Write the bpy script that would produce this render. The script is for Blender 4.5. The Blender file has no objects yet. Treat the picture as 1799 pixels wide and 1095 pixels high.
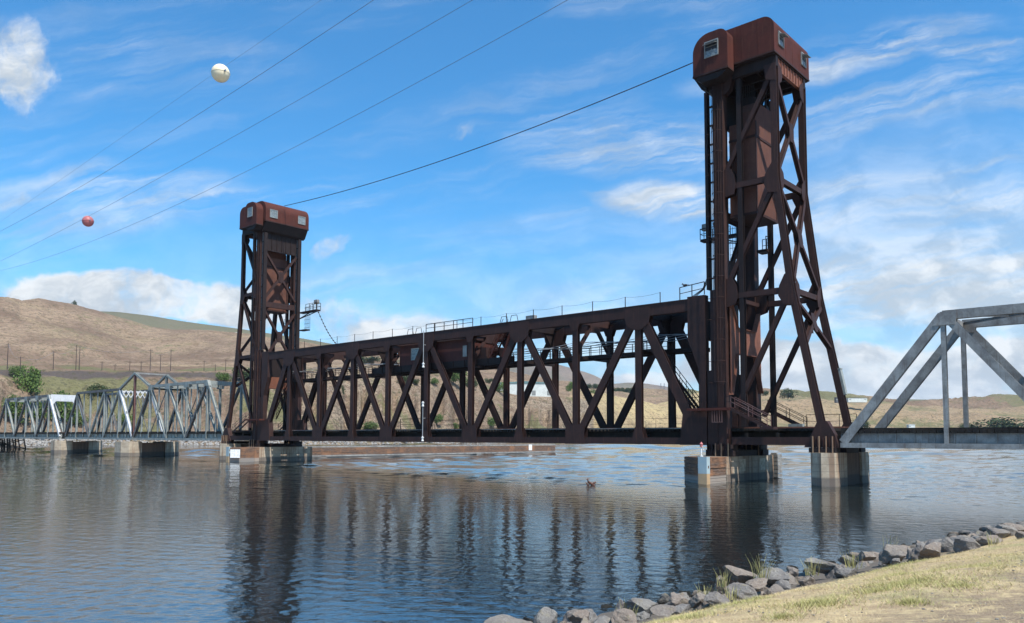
import bpy, bmesh, math, random
import numpy as np
from mathutils import Vector, Matrix, noise
R = math.radians
random.seed(7); np.random.seed(7)
S = bpy.context.scene
COL = S.collection

# ------------------------------------------------------------------ camera
CAM = Vector((117.603, -69.741, 4.159))
YAW, PIT, ROL = R(131.776), R(3.86), R(0.17)
FPX = 1389.3                                   # focal length in pixels of the 1799 px wide photograph
Fv = Vector((math.cos(YAW)*math.cos(PIT), math.sin(YAW)*math.cos(PIT), math.sin(PIT)))
Rv = Vector((math.sin(YAW), -math.cos(YAW), 0)); Uv = Rv.cross(Fv)
Rr = Rv*math.cos(ROL)+Uv*math.sin(ROL); Ur = -Rv*math.sin(ROL)+Uv*math.cos(ROL)
cd = bpy.data.cameras.new('camera'); cam = bpy.data.objects.new('camera', cd); COL.objects.link(cam)
m = Matrix((Rr, Ur, -Fv)).transposed().to_4x4(); m.translation = CAM; cam.matrix_world = m
cd.sensor_fit = 'HORIZONTAL'; cd.sensor_width = 36; cd.lens = 36*FPX/1799
cd.shift_x = 0.0; cd.shift_y = (674-547.5)/1799
cd.clip_start = .1; cd.clip_end = 30000
S.camera = cam
S.render.resolution_x = 1024; S.render.resolution_y = 623

# ------------------------------------------------------------------ light and sky
SUN_AZ, SUN_EL = R(-14), R(59)                  # direction towards the sun in world x/y, elevation
sd = Vector((math.cos(SUN_AZ)*math.cos(SUN_EL), math.sin(SUN_AZ)*math.cos(SUN_EL), math.sin(SUN_EL)))
sl = bpy.data.lights.new('sun', 'SUN'); sl.energy = 3.7; sl.angle = R(.53); sl.color = (1, .955, .88)
so = bpy.data.objects.new('sun', sl); COL.objects.link(so); so.rotation_euler = sd.to_track_quat('Z', 'Y').to_euler()
S.view_settings.view_transform = 'Standard'; S.view_settings.look = 'None'
S.view_settings.exposure = 0.90; S.view_settings.gamma = 1

W = bpy.data.worlds.new('World'); S.world = W; W.use_nodes = True
nt = W.node_tree; N = nt.nodes; L = nt.links
for n in list(N): N.remove(n)
class G:
    """tiny helper for node trees"""
    def __init__(s, tree): s.t = tree; s.n = tree.nodes; s.l = tree.links
    def new(s, k, **kw):
        x = s.n.new(k)
        for a, b in kw.items(): setattr(x, a, b)
        return x
    def put(s, inp, v):
        if isinstance(v, bpy.types.NodeSocket): s.l.new(v, inp)
        elif v is not None: inp.default_value = v
    def m(s, op, a, b=None, c=None, clamp=False):
        x = s.new('ShaderNodeMath', operation=op, use_clamp=clamp)
        s.put(x.inputs[0], a); s.put(x.inputs[1], b)
        if c is not None: s.put(x.inputs[2], c)
        return x.outputs[0]
    def mix(s, f, a, b, mode='MIX'):
        x = s.new('ShaderNodeMix', data_type='RGBA', blend_type=mode)
        s.put(x.inputs[0], f); s.put(x.inputs[6], a if not isinstance(a, tuple) else (*a, 1)[:4])
        s.put(x.inputs[7], b if not isinstance(b, tuple) else (*b, 1)[:4]); return x.outputs[2]
    def xyz(s, x, y, z):
        c = s.new('ShaderNodeCombineXYZ'); s.put(c.inputs[0], x); s.put(c.inputs[1], y); s.put(c.inputs[2], z); return c.outputs[0]
    def noise(s, vec, scale, detail=4, rough=.55, dist=0, out=0):
        x = s.new('ShaderNodeTexNoise'); s.put(x.inputs['Vector'], vec); x.inputs['Scale'].default_value = scale
        x.inputs['Detail'].default_value = detail; x.inputs['Roughness'].default_value = rough
        x.inputs['Distortion'].default_value = dist; return x.outputs[out]
    def mp(s, vec, sc=(1, 1, 1), rot=(0, 0, 0), loc=(0, 0, 0)):
        x = s.new('ShaderNodeMapping'); s.put(x.inputs[0], vec); x.inputs[1].default_value = loc
        x.inputs[2].default_value = rot; x.inputs[3].default_value = sc; return x.outputs[0]
    def an(s, vec, ang, sc):
        """turn first, then stretch"""
        return s.mp(s.mp(vec, rot=(0, 0, ang)), sc)
    def rng(s, v, a, b, c=0., d=1., smooth=True):
        x = s.new('ShaderNodeMapRange'); x.interpolation_type = 'SMOOTHSTEP' if smooth else 'LINEAR'
        s.put(x.inputs[0], v)
        for i, q in enumerate((a, b, c, d)): x.inputs[i+1].default_value = q
        return x.outputs[0]
    def sep(s, v):
        x = s.new('ShaderNodeSeparateXYZ'); s.put(x.inputs[0], v); return x.outputs
g = G(nt)
out = g.new('ShaderNodeOutputWorld'); bg = g.new('ShaderNodeBackground'); L.new(bg.outputs[0], out.inputs[0])
sky = g.new('ShaderNodeTexSky', sky_type='NISHITA', sun_disc=False)
sky.sun_elevation = SUN_EL; sky.sun_rotation = math.pi/2-SUN_AZ; sky.altitude = 250; sky.air_density = 1.0; sky.dust_density = .6; sky.ozone_density = 2.0
tc = g.new('ShaderNodeTexCoord')
# fixed compass axes: 'ahead' = along the river view, 'side' = across it
d3 = tc.outputs['Generated']
sx, sy, sz = g.sep(d3)
ch, sh = math.cos(YAW), math.sin(YAW)
fwd = g.m('ADD', g.m('MULTIPLY', sx, ch), g.m('MULTIPLY', sy, sh))
sid = g.m('ADD', g.m('MULTIPLY', sx, sh), g.m('MULTIPLY', sy, -ch))
den = g.m('MAXIMUM', g.m('ABSOLUTE', fwd), .25)
u = g.m('DIVIDE', sid, den); v = g.m('DIVIDE', sz, den)
uv = g.xyz(u, v, 0)
warp = g.noise(uv, 5, 5, .6, 0, 1)
wv = g.new('ShaderNodeVectorMath', operation='MULTIPLY_ADD'); L.new(warp, wv.inputs[0]); wv.inputs[1].default_value = (.15, .07, 0); wv.inputs[2].default_value = (0, 0, 0)
L.new(uv, wv.inputs[2]); uvw = wv.outputs[0]
uvo = g.mp(uvw, loc=(-.075, -.035, 0))
wu, wvv, _ = g.sep(uvo)
def blob(px, y, rx, ry, ang=0, hard=0.0):
    """soft elliptical patch of sky where cloud may form (angles, in units of tan)"""
    cu, cv = (px-900)/FPX, (768-y)/FPX; rx /= FPX; ry /= FPX
    c, s_ = math.cos(ang), math.sin(ang)
    du = g.m('SUBTRACT', wu, cu); dv = g.m('SUBTRACT', wvv, cv)
    a = g.m('ADD', g.m('MULTIPLY', du, c/rx), g.m('MULTIPLY', dv, s_/rx)); b = g.m('ADD', g.m('MULTIPLY', du, -s_/ry), g.m('MULTIPLY', dv, c/ry))
    r2 = g.m('ADD', g.m('MULTIPLY', a, a), g.m('MULTIPLY', b, b))
    return g.rng(r2, 1.0, hard)
def acc(lst):
    o = lst[0]
    for q in lst[1:]: o = g.m('ADD', o, q)
    return o
# thin cirrus combed towards the upper right
cir = g.noise(g.an(uvo, R(-10), (1.1, 13, 1)), 2.2, 8, .60, .35)
cirf = g.noise(g.an(uvo, R(-16), (3, 24, 1)), 3.0, 6, .65, .8)
cirr = g.m('ADD', g.m('MULTIPLY', cir, .75), g.m('MULTIPLY', cirf, .25))
cmask = acc([g.m('MULTIPLY', blob(*a), k) for a, k in (
    ((1500, 75, 330, 46, R(13)), .85), ((1750, 75, 120, 34, R(4)), .8), ((1150, 235, 300, 72, R(3)), .95), ((1480, 190, 420, 60, R(16)), .65),
    ((1160, 345, 150, 42, R(-8)), 1.1), ((1600, 345, 520, 62, R(2)), .95), ((1720, 260, 180, 45, R(2)), .7),
    ((1650, 480, 480, 120, R(4)), .72), ((250, 90, 420, 90, R(-6)), .22), ((180, 350, 330, 75, R(4)), .75), ((1500, 560, 700, 150, 0), .75), ((620, 510, 330, 60, 0), .35))])
thin = g.noise(g.an(uvo, R(-13), (.9, 6.5, 1)), 1.7, 6, .6, .6)
cmask = g.m('ADD', cmask, g.m('MULTIPLY', g.rng(thin, .44, .70), g.rng(u, -.7, .5, .25, .60)))
cirrus = g.m('MULTIPLY', g.rng(cirr, .37, .68), cmask, clamp=True)
# cumulus: ragged-edged patches
cn = g.noise(uvo, 9, 9, .62, .3)
cum = acc([g.m('MULTIPLY', blob(*a), k) for a, k in (
    ((0, 95, 150, 120, R(-40)), .95), ((30, 340, 70, 26, 0), .8), ((562, 440, 60, 34, R(20)), .93), ((805, 225, 50, 24, R(20)), .80), ((775, 203, 20, 9, 0), .4), ((250, 385, 70, 20, 0), .35),
    ((190, 520, 200, 60, R(-3), .1), 1.3), ((390, 535, 170, 62, R(-8)), 1.2), ((20, 500, 90, 40, 0), .7), ((600, 560, 300, 55, R(-3)), .6), ((1500, 650, 480, 75, 0, .2), 1.3), ((1790, 640, 200, 70, 0, .2), 1.25),
    ((720, 600, 160, 45, 0), .7), ((1110, 660, 90, 22, 0), .9), ((950, 540, 500, 70, 0), .35))])
cn2 = g.m('ADD', g.m('MULTIPLY', cn, .7), g.m('MULTIPLY', g.noise(uvo, 26, 6, .65), .3))
cumulus = g.rng(g.m('SUBTRACT', cn2, g.m('MULTIPLY', g.m('SUBTRACT', 1, g.m('MINIMUM', cum, 1.15)), .42)), .33, .60)
hz = g.rng(g.m('SUBTRACT', v, g.rng(u, -.1, .6, 0, .16)), .32, .0, 0, .85)                 # milky veil thickening to the horizon
veil = g.m('MULTIPLY', g.rng(g.noise(g.mp(uvo, (1, 3.2, 1)), 3, 5, .55), .3, .7, .35, 1), hz)
dens = g.m('SUBTRACT', 1, g.m('MULTIPLY', g.m('MULTIPLY', g.m('SUBTRACT', 1, g.m('MULTIPLY', cirrus, .85)), g.m('SUBTRACT', 1, cumulus)), g.m('SUBTRACT', 1, veil)))
shade = g.rng(g.noise(g.mp(uvo, (1, 1.9, 1), loc=(.02, -.015, 0)), 11, 6, .6), .38, .64)
ccol = g.mix(shade, (3.3, 3.7, 4.1), (5.6, 5.75, 5.8))
skyc = g.mix(1.0, sky.outputs[0], (.33, .92, 1.22), 'MULTIPLY')
fin = g.mix(dens, skyc, ccol)
L.new(fin, bg.inputs[0]); bg.inputs[1].default_value = .094
S.cycles.use_preview_denoising = True

# ------------------------------------------------------------------ mesh helpers
class MB:
    def __init__(s): s.v = []; s.f = []; s.sm = False
    def add(s, vs, fs):
        o = len(s.v); s.v += [tuple(q) for q in vs]; s.f += [tuple(i+o for i in f) for f in fs]; return s
    def box(s, x0, x1, y0, y1, z0, z1):
        return s.add([(x0,y0,z0),(x1,y0,z0),(x1,y1,z0),(x0,y1,z0),(x0,y0,z1),(x1,y0,z1),(x1,y1,z1),(x0,y1,z1)],
                     [(0,3,2,1),(4,5,6,7),(0,1,5,4),(1,2,6,5),(2,3,7,6),(3,0,4,7)])
    def beam(s, p0, p1, w, d, side=(0, 1, 0), off=0.):
        """solid bar from p0 to p1: w along 'side', d across it"""
        p0 = Vector(p0); p1 = Vector(p1); a = (p1-p0).normalized(); sd_ = Vector(side)
        sd_ = (sd_-a*sd_.dot(a)).normalized(); t = a.cross(sd_); sd2 = sd_*w/2; t2 = t*d/2; o = sd_*off
        vs = [p+o+sd2*i+t2*j for p in (p0, p1) for i, j in ((-1,-1),(1,-1),(1,1),(-1,1))]
        return s.add(vs, [(0,1,2,3),(4,7,6,5),(0,4,5,1),(1,5,6,2),(2,6,7,3),(3,7,4,0)])
    def hsec(s, p0, p1, w, d, th=.05, side=(0, 1, 0), lace=False):
        """built-up member: two side plates with a web (or lacing) between"""
        s.beam(p0, p1, th, d, side, w/2-th/2); s.beam(p0, p1, th, d, side, -w/2+th/2)
        p0 = Vector(p0); p1 = Vector(p1); a = (p1-p0); Ln = a.length; a.normalize()
        sd_ = Vector(side); sd_ = (sd_-a*sd_.dot(a)).normalized(); t = a.cross(sd_)
        if not lace: s.beam(p0, p1, w-2*th-.004, th, side)
        else:
            n = max(2, int(Ln/(w*.95)))
            for k in range(n):
                q0 = p0+a*Ln*k/n; q1 = p0+a*Ln*(k+1)/n; sg = 1 if k % 2 else -1
                for o in (-d/2+.03, d/2-.03):
                    s.beam(q0+sd_*sg*(w/2-th)+t*o, q1-sd_*sg*(w/2-th)+t*o, .03, .09, t)
        return s
    def poly(s, pts, n0, n1):
        """prism: polygon 3-D points, extruded between offset vectors n0 and n1"""
        k = len(pts); n0 = Vector(n0); n1 = Vector(n1)
        vs = [Vector(p)+n0 for p in pts]+[Vector(p)+n1 for p in pts]
        return s.add(vs, [tuple(range(k)), tuple(range(2*k-1, k-1, -1))]+[(i, (i+1) % k, k+(i+1) % k, k+i) for i in range(k)])
    def tube(s, pts, r, n=6, r1=None):
        P = [Vector(p) for p in pts]; k = len(P); o = len(s.v); ring = []
        up = Vector((0, 0, 1))
        for i, p in enumerate(P):
            a = (P[min(i+1, k-1)]-P[max(i-1, 0)]).normalized(); x = a.cross(up)
            if x.length < .05: x = a.cross(Vector((1, 0, 0)))
            x.normalize(); y = a.cross(x); rr = r if r1 is None else r+(r1-r)*i/(k-1)
            for j in range(n):
                q = 2*math.pi*j/n; s.v.append(tuple(p+x*math.cos(q)*rr+y*math.sin(q)*rr))
        for i in range(k-1):
            for j in range(n):
                b = o+i*n; s.f.append((b+j, b+(j+1) % n, b+n+(j+1) % n, b+n+j))
        s.f.append(tuple(o+j for j in range(n))[::-1]); s.f.append(tuple(o+(k-1)*n+j for j in range(n)))
        return s
    def ball(s, c, r, n=12, m_=8, sq=(1, 1, 1)):
        o = len(s.v)
        for i in range(m_+1):
            t = math.pi*i/m_
            for j in range(n):
                q = 2*math.pi*j/n
                s.v.append((c[0]+r*sq[0]*math.sin(t)*math.cos(q), c[1]+r*sq[1]*math.sin(t)*math.sin(q), c[2]+r*sq[2]*math.cos(t)))
        for i in range(m_):
            for j in range(n):
                a = o+i*n+j; b = o+i*n+(j+1) % n; s.f.append((a, a+n, b+n, b))
        return s
ORG = {}
def link(name, me, mat, parent, org):
    o = bpy.data.objects.new(name, me); COL.objects.link(o)
    if mat is not None: me.materials.append(mat)
    if parent is not None: o.parent = parent
    else: o.location = org
    ORG[o.name] = Vector(org); return o
def obj(name, mb, mat, parent=None, org=None, smooth=False):
    if org is None: org = ORG[parent.name] if parent is not None else Vector((0, 0, 0))
    org = Vector(org)
    me = bpy.data.meshes.new(name); me.from_pydata([(a-org.x, b-org.y, c-org.z) for a, b, c in mb.v], [], mb.f)
    bm = bmesh.new(); bm.from_mesh(me); bmesh.ops.recalc_face_normals(bm, faces=bm.faces); bm.to_mesh(me); bm.free()
    if smooth: me.polygons.foreach_set('use_smooth', [True]*len(me.polygons))
    me.update(); return link(name, me, mat, parent, org)
def tag(o, label=None, cat=None, group=None, kind=None):
    for k, v_ in (('label', label), ('category', cat), ('group', group), ('kind', kind)):
        if v_: o[k] = v_
    return o
def thing(name, loc, label, cat, group=None):
    o = bpy.data.objects.new(name, None); COL.objects.link(o); o.location = loc; o.empty_display_size = .5
    ORG[o.name] = Vector(loc); return tag(o, label, cat, group)
def world_at(px, D, z=0.):
    """terrain position: bearing given as in the survey table, D metres ahead"""
    t = (px-900)/FPX; return Vector((CAM.x+D*(ch+sh*t), CAM.y+D*(sh-ch*t), z))

# ------------------------------------------------------------------ materials
def mat(name, build, rough=.6, spec=.4, metal=0.):
    M_ = bpy.data.materials.new(name); M_.use_nodes = True; q = G(M_.node_tree)
    b = M_.node_tree.nodes['Principled BSDF']; b.inputs['Roughness'].default_value = rough
    b.inputs['Specular IOR Level'].default_value = spec; b.inputs['Metallic'].default_value = metal
    build(q, b); return M_
def pos(q): return q.new('ShaderNodeNewGeometry').outputs['Position']
def bump(q, b, h, st, dist=.02):
    x = q.new('ShaderNodeBump'); x.inputs['Strength'].default_value = st; x.inputs['Distance'].default_value = dist
    q.put(x.inputs['Height'], h); q.put(b.inputs['Normal'], x.outputs[0])
def steel(c1, c2, c3, amt=.5, rough=.62, streak=.5):
    def f(q, b):
        p = pos(q)
        n1 = q.noise(p, .8, 6, .65); n2 = q.noise(q.mp(p, (4, 4, .35)), 1.3, 5, .6); n3 = q.noise(p, 9, 4, .6)
        c = q.mix(q.rng(n1, .3, .7), c1, c2)
        c = q.mix(q.m('MULTIPLY', q.rng(n2, .52, .72), streak), c, c3)
        c = q.mix(q.m('MULTIPLY', q.rng(n3, .5, .8), amt), c, c3)
        q.put(b.inputs['Base Color'], c); q.put(b.inputs['Roughness'], q.rng(n3, .2, .8, rough-.1, rough+.15))
        bump(q, b, n3, .25, .01)
    return f
M = {}
M['rust'] = mat('rust_brown_paint', steel((.048, .0235, .020), (.030, .0175, .016), (.088, .038, .027), .42), spec=.2)
M['rust_dark'] = mat('dark_brown_paint', steel((.024, .016, .015), (.017, .012, .012), (.045, .02, .017), .3), spec=.2)
M['rust_red'] = mat('red_oxide_paint', steel((.092, .030, .024), (.064, .025, .021), (.12, .05, .034), .5, .66), spec=.08)
M['rust_web'] = mat('sunlit_weathered_brown', steel((.23, .095, .062), (.16, .068, .048), (.09, .042, .034), .4), spec=.2)  # brightened brown gives the portal plates their sunlit look; rails share it
M['span_house'] = mat('dull_red_siding', steel((.075, .027, .023), (.055, .022, .02), (.10, .04, .03), .3, .66), spec=.15)
M['cw'] = mat('counterweight_plate', steel((.135, .06, .043), (.095, .044, .034), (.19, .09, .06), .35), spec=.15)
M['black'] = mat('creosoted_timber', steel((.018, .016, .015), (.03, .027, .024), (.05, .04, .03), .3, .8), spec=.15)
M['grey'] = mat('grey_green_bridge_paint', steel((.29, .31, .29), (.19, .205, .19), (.16, .09, .07), .32, .6, .45), spec=.3)
M['grey_dirty'] = mat('grimy_grey_paint', steel((.31, .31, .295), (.16, .155, .15), (.11, .07, .05), .45, .7, .6), spec=.25)
M['grey_white'] = mat('sunlit_white_paint', steel((.62, .62, .62), (.50, .51, .52), (.30, .22, .20), .2, .6, .4), spec=.3)  # whitened grey puts sunlight into the colour of sun-facing end posts and portals
M['grey_rust'] = mat('rusted_post_paint', steel((.12, .05, .045), (.17, .10, .09), (.24, .22, .22), .3, .7, .4), spec=.2)
M['grey_dark'] = mat('dark_grey_paint', steel((.15, .145, .14), (.09, .085, .085), (.22, .22, .21), .45, .7, .5), spec=.2)  # darker grey for some chords, end posts, diagonals and tie rods
M['galv'] = mat('galvanised_steel', steel((.35, .36, .37), (.28, .29, .30), (.42, .42, .42), .3, .45, .1), spec=.5, metal=.3)
M['bronze'] = mat('weathered_anchor_bolt', steel((.22, .15, .09), (.16, .09, .06), (.30, .22, .15), .4), spec=.3)
def f_conc(q, b):
    p = pos(q); x, y, z = q.sep(p)
    n1 = q.noise(p, .9, 7, .65); n2 = q.noise(q.mp(p, (1.5, 1.5, .10)), 1.1, 5, .6); n3 = q.noise(p, 7, 6, .65)
    c = q.mix(q.rng(n1, .3, .7), (.46, .385, .29), (.31, .25, .185))
    c = q.mix(q.m('MULTIPLY', q.rng(n2, .50, .60), .7), c, (.22, .13, .08))
    c = q.mix(q.m('MULTIPLY', q.rng(n3, .5, .75), .35), c, (.16, .15, .14))
    wl = q.rng(q.m('ADD', z, q.m('MULTIPLY', n1, .5)), 1.12, .86)
    c = q.mix(q.m('MULTIPLY', wl, .72), c, (.10, .09, .085))
    grv = q.m('LESS_THAN', q.m('FRACT', q.m('DIVIDE', z, .62)), .045)
    c = q.mix(q.m('MULTIPLY', grv, .6), c, (.08, .08, .08))
    q.put(b.inputs['Base Color'], c); bump(q, b, q.m('ADD', n3, q.m('MULTIPLY', grv, -1.5)), .5, .03)
M['concrete'] = mat('weathered_concrete', f_conc, .85, .2)
def f_stain(q, b):
    p = pos(q); n2 = q.noise(q.mp(p, (2.5, 2.5, .15)), 1.6, 5, .6); n3 = q.noise(p, 6, 6, .65); x, y, z = q.sep(p)
    c = q.mix(q.rng(n2, .35, .65), (.17, .10, .065), (.09, .05, .038)); c = q.mix(q.m('MULTIPLY', n3, .5), c, (.25, .19, .14))
    c = q.mix(q.m('MULTIPLY', q.rng(z, 1.0, .8), .7), c, (.07, .065, .06))
    q.put(b.inputs['Base Color'], c); bump(q, b, n3, .4, .03)
M['stain'] = mat('rust_stained_concrete', f_stain, .85, .2)
def f_wood(q, b):
    p = pos(q); n1 = q.noise(q.mp(p, (.25, .25, 3.2)), 1.0, 6, .6); n2 = q.noise(q.mp(p, (1.2, 1.2, 14)), 1.4, 5, .65, .4); n3 = q.noise(p, .35, 4, .6)
    c = q.mix(q.rng(n1, .38, .62), (.22, .125, .08), (.15, .11, .09)); c = q.mix(q.m('MULTIPLY', q.rng(n2, .42, .66), .8), c, (.045, .03, .025))
    c = q.mix(q.m('MULTIPLY', q.rng(n3, .5, .66), .5), c, (.36, .17, .085))
    x, y, z = q.sep(p); c = q.mix(q.m('MULTIPLY', q.rng(z, .75, .55), .8), c, (.30, .27, .24))
    q.put(b.inputs['Base Color'], c); bump(q, b, n2, .7, .03)
M['wood'] = mat('weathered_timber', f_wood, .85, .15)
M['steel_blue'] = mat('pale_steel_corner', steel((.34, .42, .44), (.27, .36, .39), (.42, .30, .18), .3, .55, .2))
M['steel_rusty'] = mat('rust_bloomed_corner', steel((.45, .29, .15), (.36, .25, .15), (.3, .3, .28), .3, .6, .2))
def flat(name, c, rough=.6, spec=.4, var=.12, sc=5., metal=0.):
    def f(q, b):
        n = q.noise(pos(q), sc, 5, .6); d = tuple(k*(1-var*2) for k in c); e = tuple(min(1, k*(1+var)) for k in c)
        q.put(b.inputs['Base Color'], q.mix(q.rng(n, .3, .7), d, e)); bump(q, b, n, .15, .01)
    return mat(name, f, rough, spec, metal)
M['glass'] = flat('dusty_window_glass', (.06, .08, .10), .12, .6, .3, 2)
M['pane'] = flat('milky_window_pane', (.20, .23, .24), .3, .5, .25, 6)
M['frame'] = flat('grey_window_frame', (.24, .25, .24), .5)
M['white'] = flat('white_board', (.75, .75, .73), .5)
M['cable'] = flat('dark_cable', (.03, .03, .035), .5)
M['wire'] = flat('aluminium_wire', (.16, .19, .24), .45)
M['ballw'] = flat('cream_marker_ball', (.78, .67, .47), .45, .4, .05)
M['ballp'] = flat('faded_pink_marker_ball', (.42, .13, .13), .5, .4, .08)
M['poleM'] = flat('tarred_pole', (.06, .042, .04), .8)
M['concrete_pale'] = flat('pale_patch_concrete', (.50, .44, .33), .85, .2, .2, 2.)
M['bird'] = flat('dark_plumage', (.035, .033, .035), .7)
M['drift'] = flat('wet_driftwood', (.10, .04, .025), .6, .4, .4, 8)

# ------------------------------------------------------------------ river
def f_water(q, b):
    p = pos(q)
    h = q.noise(q.an(p, R(-41.8), (3.0, 6.5, 1)), 1.0, 3, .6, .4)
    x = q.new('ShaderNodeBump'); x.inputs['Strength'].default_value = 1; x.inputs['Distance'].default_value = .008
    q.put(x.inputs['Height'], h); q.put(b.inputs['Normal'], x.outputs[0])
    b.inputs['Base Color'].default_value = (.010, .014, .014, 1); b.inputs['IOR'].default_value = 2.9
    b.inputs['Roughness'].default_value = .05
M['water'] = mat('river_water', f_water, .05, .5)
def wave_sheet():
    """the river surface as real waves: spectrum of crested wavelets, finer where the sheet is finer"""
    r_ = np.random.RandomState(12)
    ys = np.concatenate([np.linspace(1500, 1100, 60), np.arange(1099, 772.5, -.62), np.array([772, 771.2, 770.5, 770, 769.6, 769.3, 769.1])])
    D = CAM.z*FPX/(ys-768); D[-1] = 5600
    px = np.concatenate([np.linspace(-1500, -60, 120), np.arange(-50, 1850, 2.0), np.linspace(1860, 3300, 120)])
    DD, PP = np.meshgrid(D, px, indexing='ij'); t = (PP-900)/FPX
    X = CAM.x+DD*(ch+sh*t); Y = CAM.y+DD*(sh-ch*t)
    sp = np.abs(np.gradient(D))[:, None]*np.ones_like(DD)
    # calm lee below the current line that trails from the guide wall, breeze above it and in cat's paws
    def soft(k, seed):
        rr = np.random.RandomState(seed); o = 0
        for _ in range(7): a = rr.rand()*6.28; kk = k*rr.uniform(.5, 1.8); o = o+np.sin((X*math.cos(a)+Y*math.sin(a))*kk+rr.rand()*6.28)
        return o/3.5
    sline = (X-40)*.06+(Y+12.5)*.998+3.2*soft(.09, 3)
    up = 1/(1+np.exp(-(sline-1.5)/1.6)); calm = np.exp(-((sline+3.0)/4.0)**2)
    slope = .032*(1+.55*soft(.035, 8))*(1-.25*calm)+.042*up*(1+.25*soft(.05, 5)); slope = np.clip(slope, .018, .11)
    n = 84; lam = .30*(90/.30)**(np.arange(n)/(n-1)); lam *= np.exp(r_.uniform(-.05, .05, n))
    ang = r_.normal(0, .80, n); ph = r_.rand(n)*6.283
    vx, vy = math.cos(YAW), math.sin(YAW); Z = np.zeros_like(DD); wsum = np.zeros_like(DD)
    ws = []
    for k in range(n):
        w = 1/(1+np.exp(-(lam[k]/sp-2.2)*3))*np.exp(-(np.log(lam[k]/np.maximum(sp*3.0, .62)))**2/.75); ws.append(w); wsum += w*w
    for k in range(n):
        c, s_ = math.cos(ang[k]), math.sin(ang[k]); kx = vx*c-vy*s_; ky = vx*s_+vy*c; kk = 6.283/lam[k]
        f_ = kk*(X*kx+Y*ky)+ph[k]+.7*np.sin(kk*.23*(X*ky-Y*kx)+ph[k]*2)
        Z += ws[k]/np.sqrt(wsum/2+1e-9)*slope*lam[k]/6.283*(np.sin(f_)+.22*np.cos(2*f_))
    Z *= np.clip((700-DD)/300, 0, 1)
    V_ = np.stack([X, Y, Z], -1).reshape(-1, 3); nr, nc = DD.shape
    a = (np.arange(nr-1)[:, None]*nc+np.arange(nc-1)[None]).ravel(); F_ = np.stack([a, a+1, a+nc+1, a+nc], 1)
    # flat sheet completing the river outside the surveyed sector
    base = len(V_); V_ = np.concatenate([V_, [(-11000, -6300, -.45), (6400, -6300, -.45), (6400, 11500, -.45), (-11000, 11500, -.45)]]); F_ = np.concatenate([F_, [[base, base+1, base+2, base+3]]])
    me = bpy.data.meshes.new('water'); me.vertices.add(len(V_)); me.vertices.foreach_set('co', V_.ravel().astype('f')); nf = len(F_)
    me.loops.add(nf*4); me.loops.foreach_set('vertex_index', F_.ravel().astype('i')); me.polygons.add(nf)
    me.polygons.foreach_set('loop_start', np.arange(0, nf*4, 4, dtype='i')); me.polygons.foreach_set('loop_total', np.full(nf, 4, 'i'))
    me.polygons.foreach_set('use_smooth', np.ones(nf, dtype=bool)); me.update(calc_edges=True); return me
tag(link('water', wave_sheet(), M['water'], None, (0, 0, 0)), kind='structure')

# ------------------------------------------------------------------ far bank and hills
def curve(tab):
    xs = np.array([a for a, _ in tab], float); ys = np.array([b for _, b in tab], float)
    return lambda x: float(np.interp(x, xs, ys))
D0 = curve([(-900, 200), (-400, 235), (0, 275), (100, 300), (350, 330), (530, 350), (760, 420), (980, 520), (1250, 720), (1400, 800), (1800, 880), (2300, 900), (2900, 900)])
Y1 = curve([(-900, 650), (0, 652), (450, 655), (560, 652), (700, 654), (800, 662), (850, 682), (900, 696), (1000, 698), (1040, 704), (1080, 718), (1130, 738), (1160, 747), (1250, 752), (1400, 748), (1800, 752), (2900, 750)])
Y2 = curve([(-900, 643), (0, 646), (450, 650), (600, 650), (700, 653), (800, 662), (860, 676), (950, 688), (1010, 690), (1080, 702), (1150, 712), (1230, 702), (1300, 712), (1343, 703), (1400, 705), (1500, 716), (1600, 727), (1700, 724), (1800, 722), (2900, 720)])
Y3 = curve([(-900, 470), (-400, 500), (-60, 520), (0, 527), (15, 529), (30, 535), (60, 533), (90, 538), (130, 546), (150, 551), (200, 564), (250, 577), (300, 585), (430, 596), (520, 611), (620, 627), (750, 642), (850, 655), (950, 672), (1050, 690), (1100, 691), (1200, 689), (1280, 693), (1343, 690), (1375, 691), (1420, 696), (1480, 700), (1540, 706), (1600, 713), (1650, 709), (1700, 701), (1740, 697), (1800, 699), (1900, 692), (2200, 680), (2900, 670)])
Y4 = curve([(-900, 520), (-400, 530), (-20, 519), (10, 530), (130, 547), (200, 549), (260, 556), (320, 566), (420, 579), (533, 596), (620, 612), (800, 640), (870, 654), (950, 690), (2900, 720)])
Y5 = curve([(-900, 640), (820, 662), (870, 650), (900, 643), (953, 638), (980, 640), (1006, 647), (1040, 657), (1066, 670), (1080, 674), (1104, 672), (1132, 673), (1173, 679), (1200, 686), (1300, 691), (1400, 690), (1430, 688), (1460, 693), (1500, 702), (1560, 703), (1600, 703), (1640, 707), (1680, 713), (2900, 715)])
def zr(y, D): return CAM.z+D*(768-y)/FPX
def fb(x, y, sc, o=5): return noise.fractal(Vector((x*sc, y*sc, 3.3)), 1.0, 2.0, o)
def rows(px):
    d0 = D0(px); d1 = d0*1.24; d2 = d1+260 if px < 1000 else d1+260+(px-1000)*.1; d3 = max(d2+500, 1500)
    return [(d0-30, -6), (d0, -.3), (d0+9, 2.6), (d0+24, 5.0 if px < 1040 else 4), (d1-18, zr(Y1(px), d1)*.8), (d1, zr(Y1(px), d1)), (d2, zr(Y2(px), d2)), (d3, zr(Y3(px), d3)), (d3+350, zr(Y3(px), d3)*.80)]
def d_al(D): return .32
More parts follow.
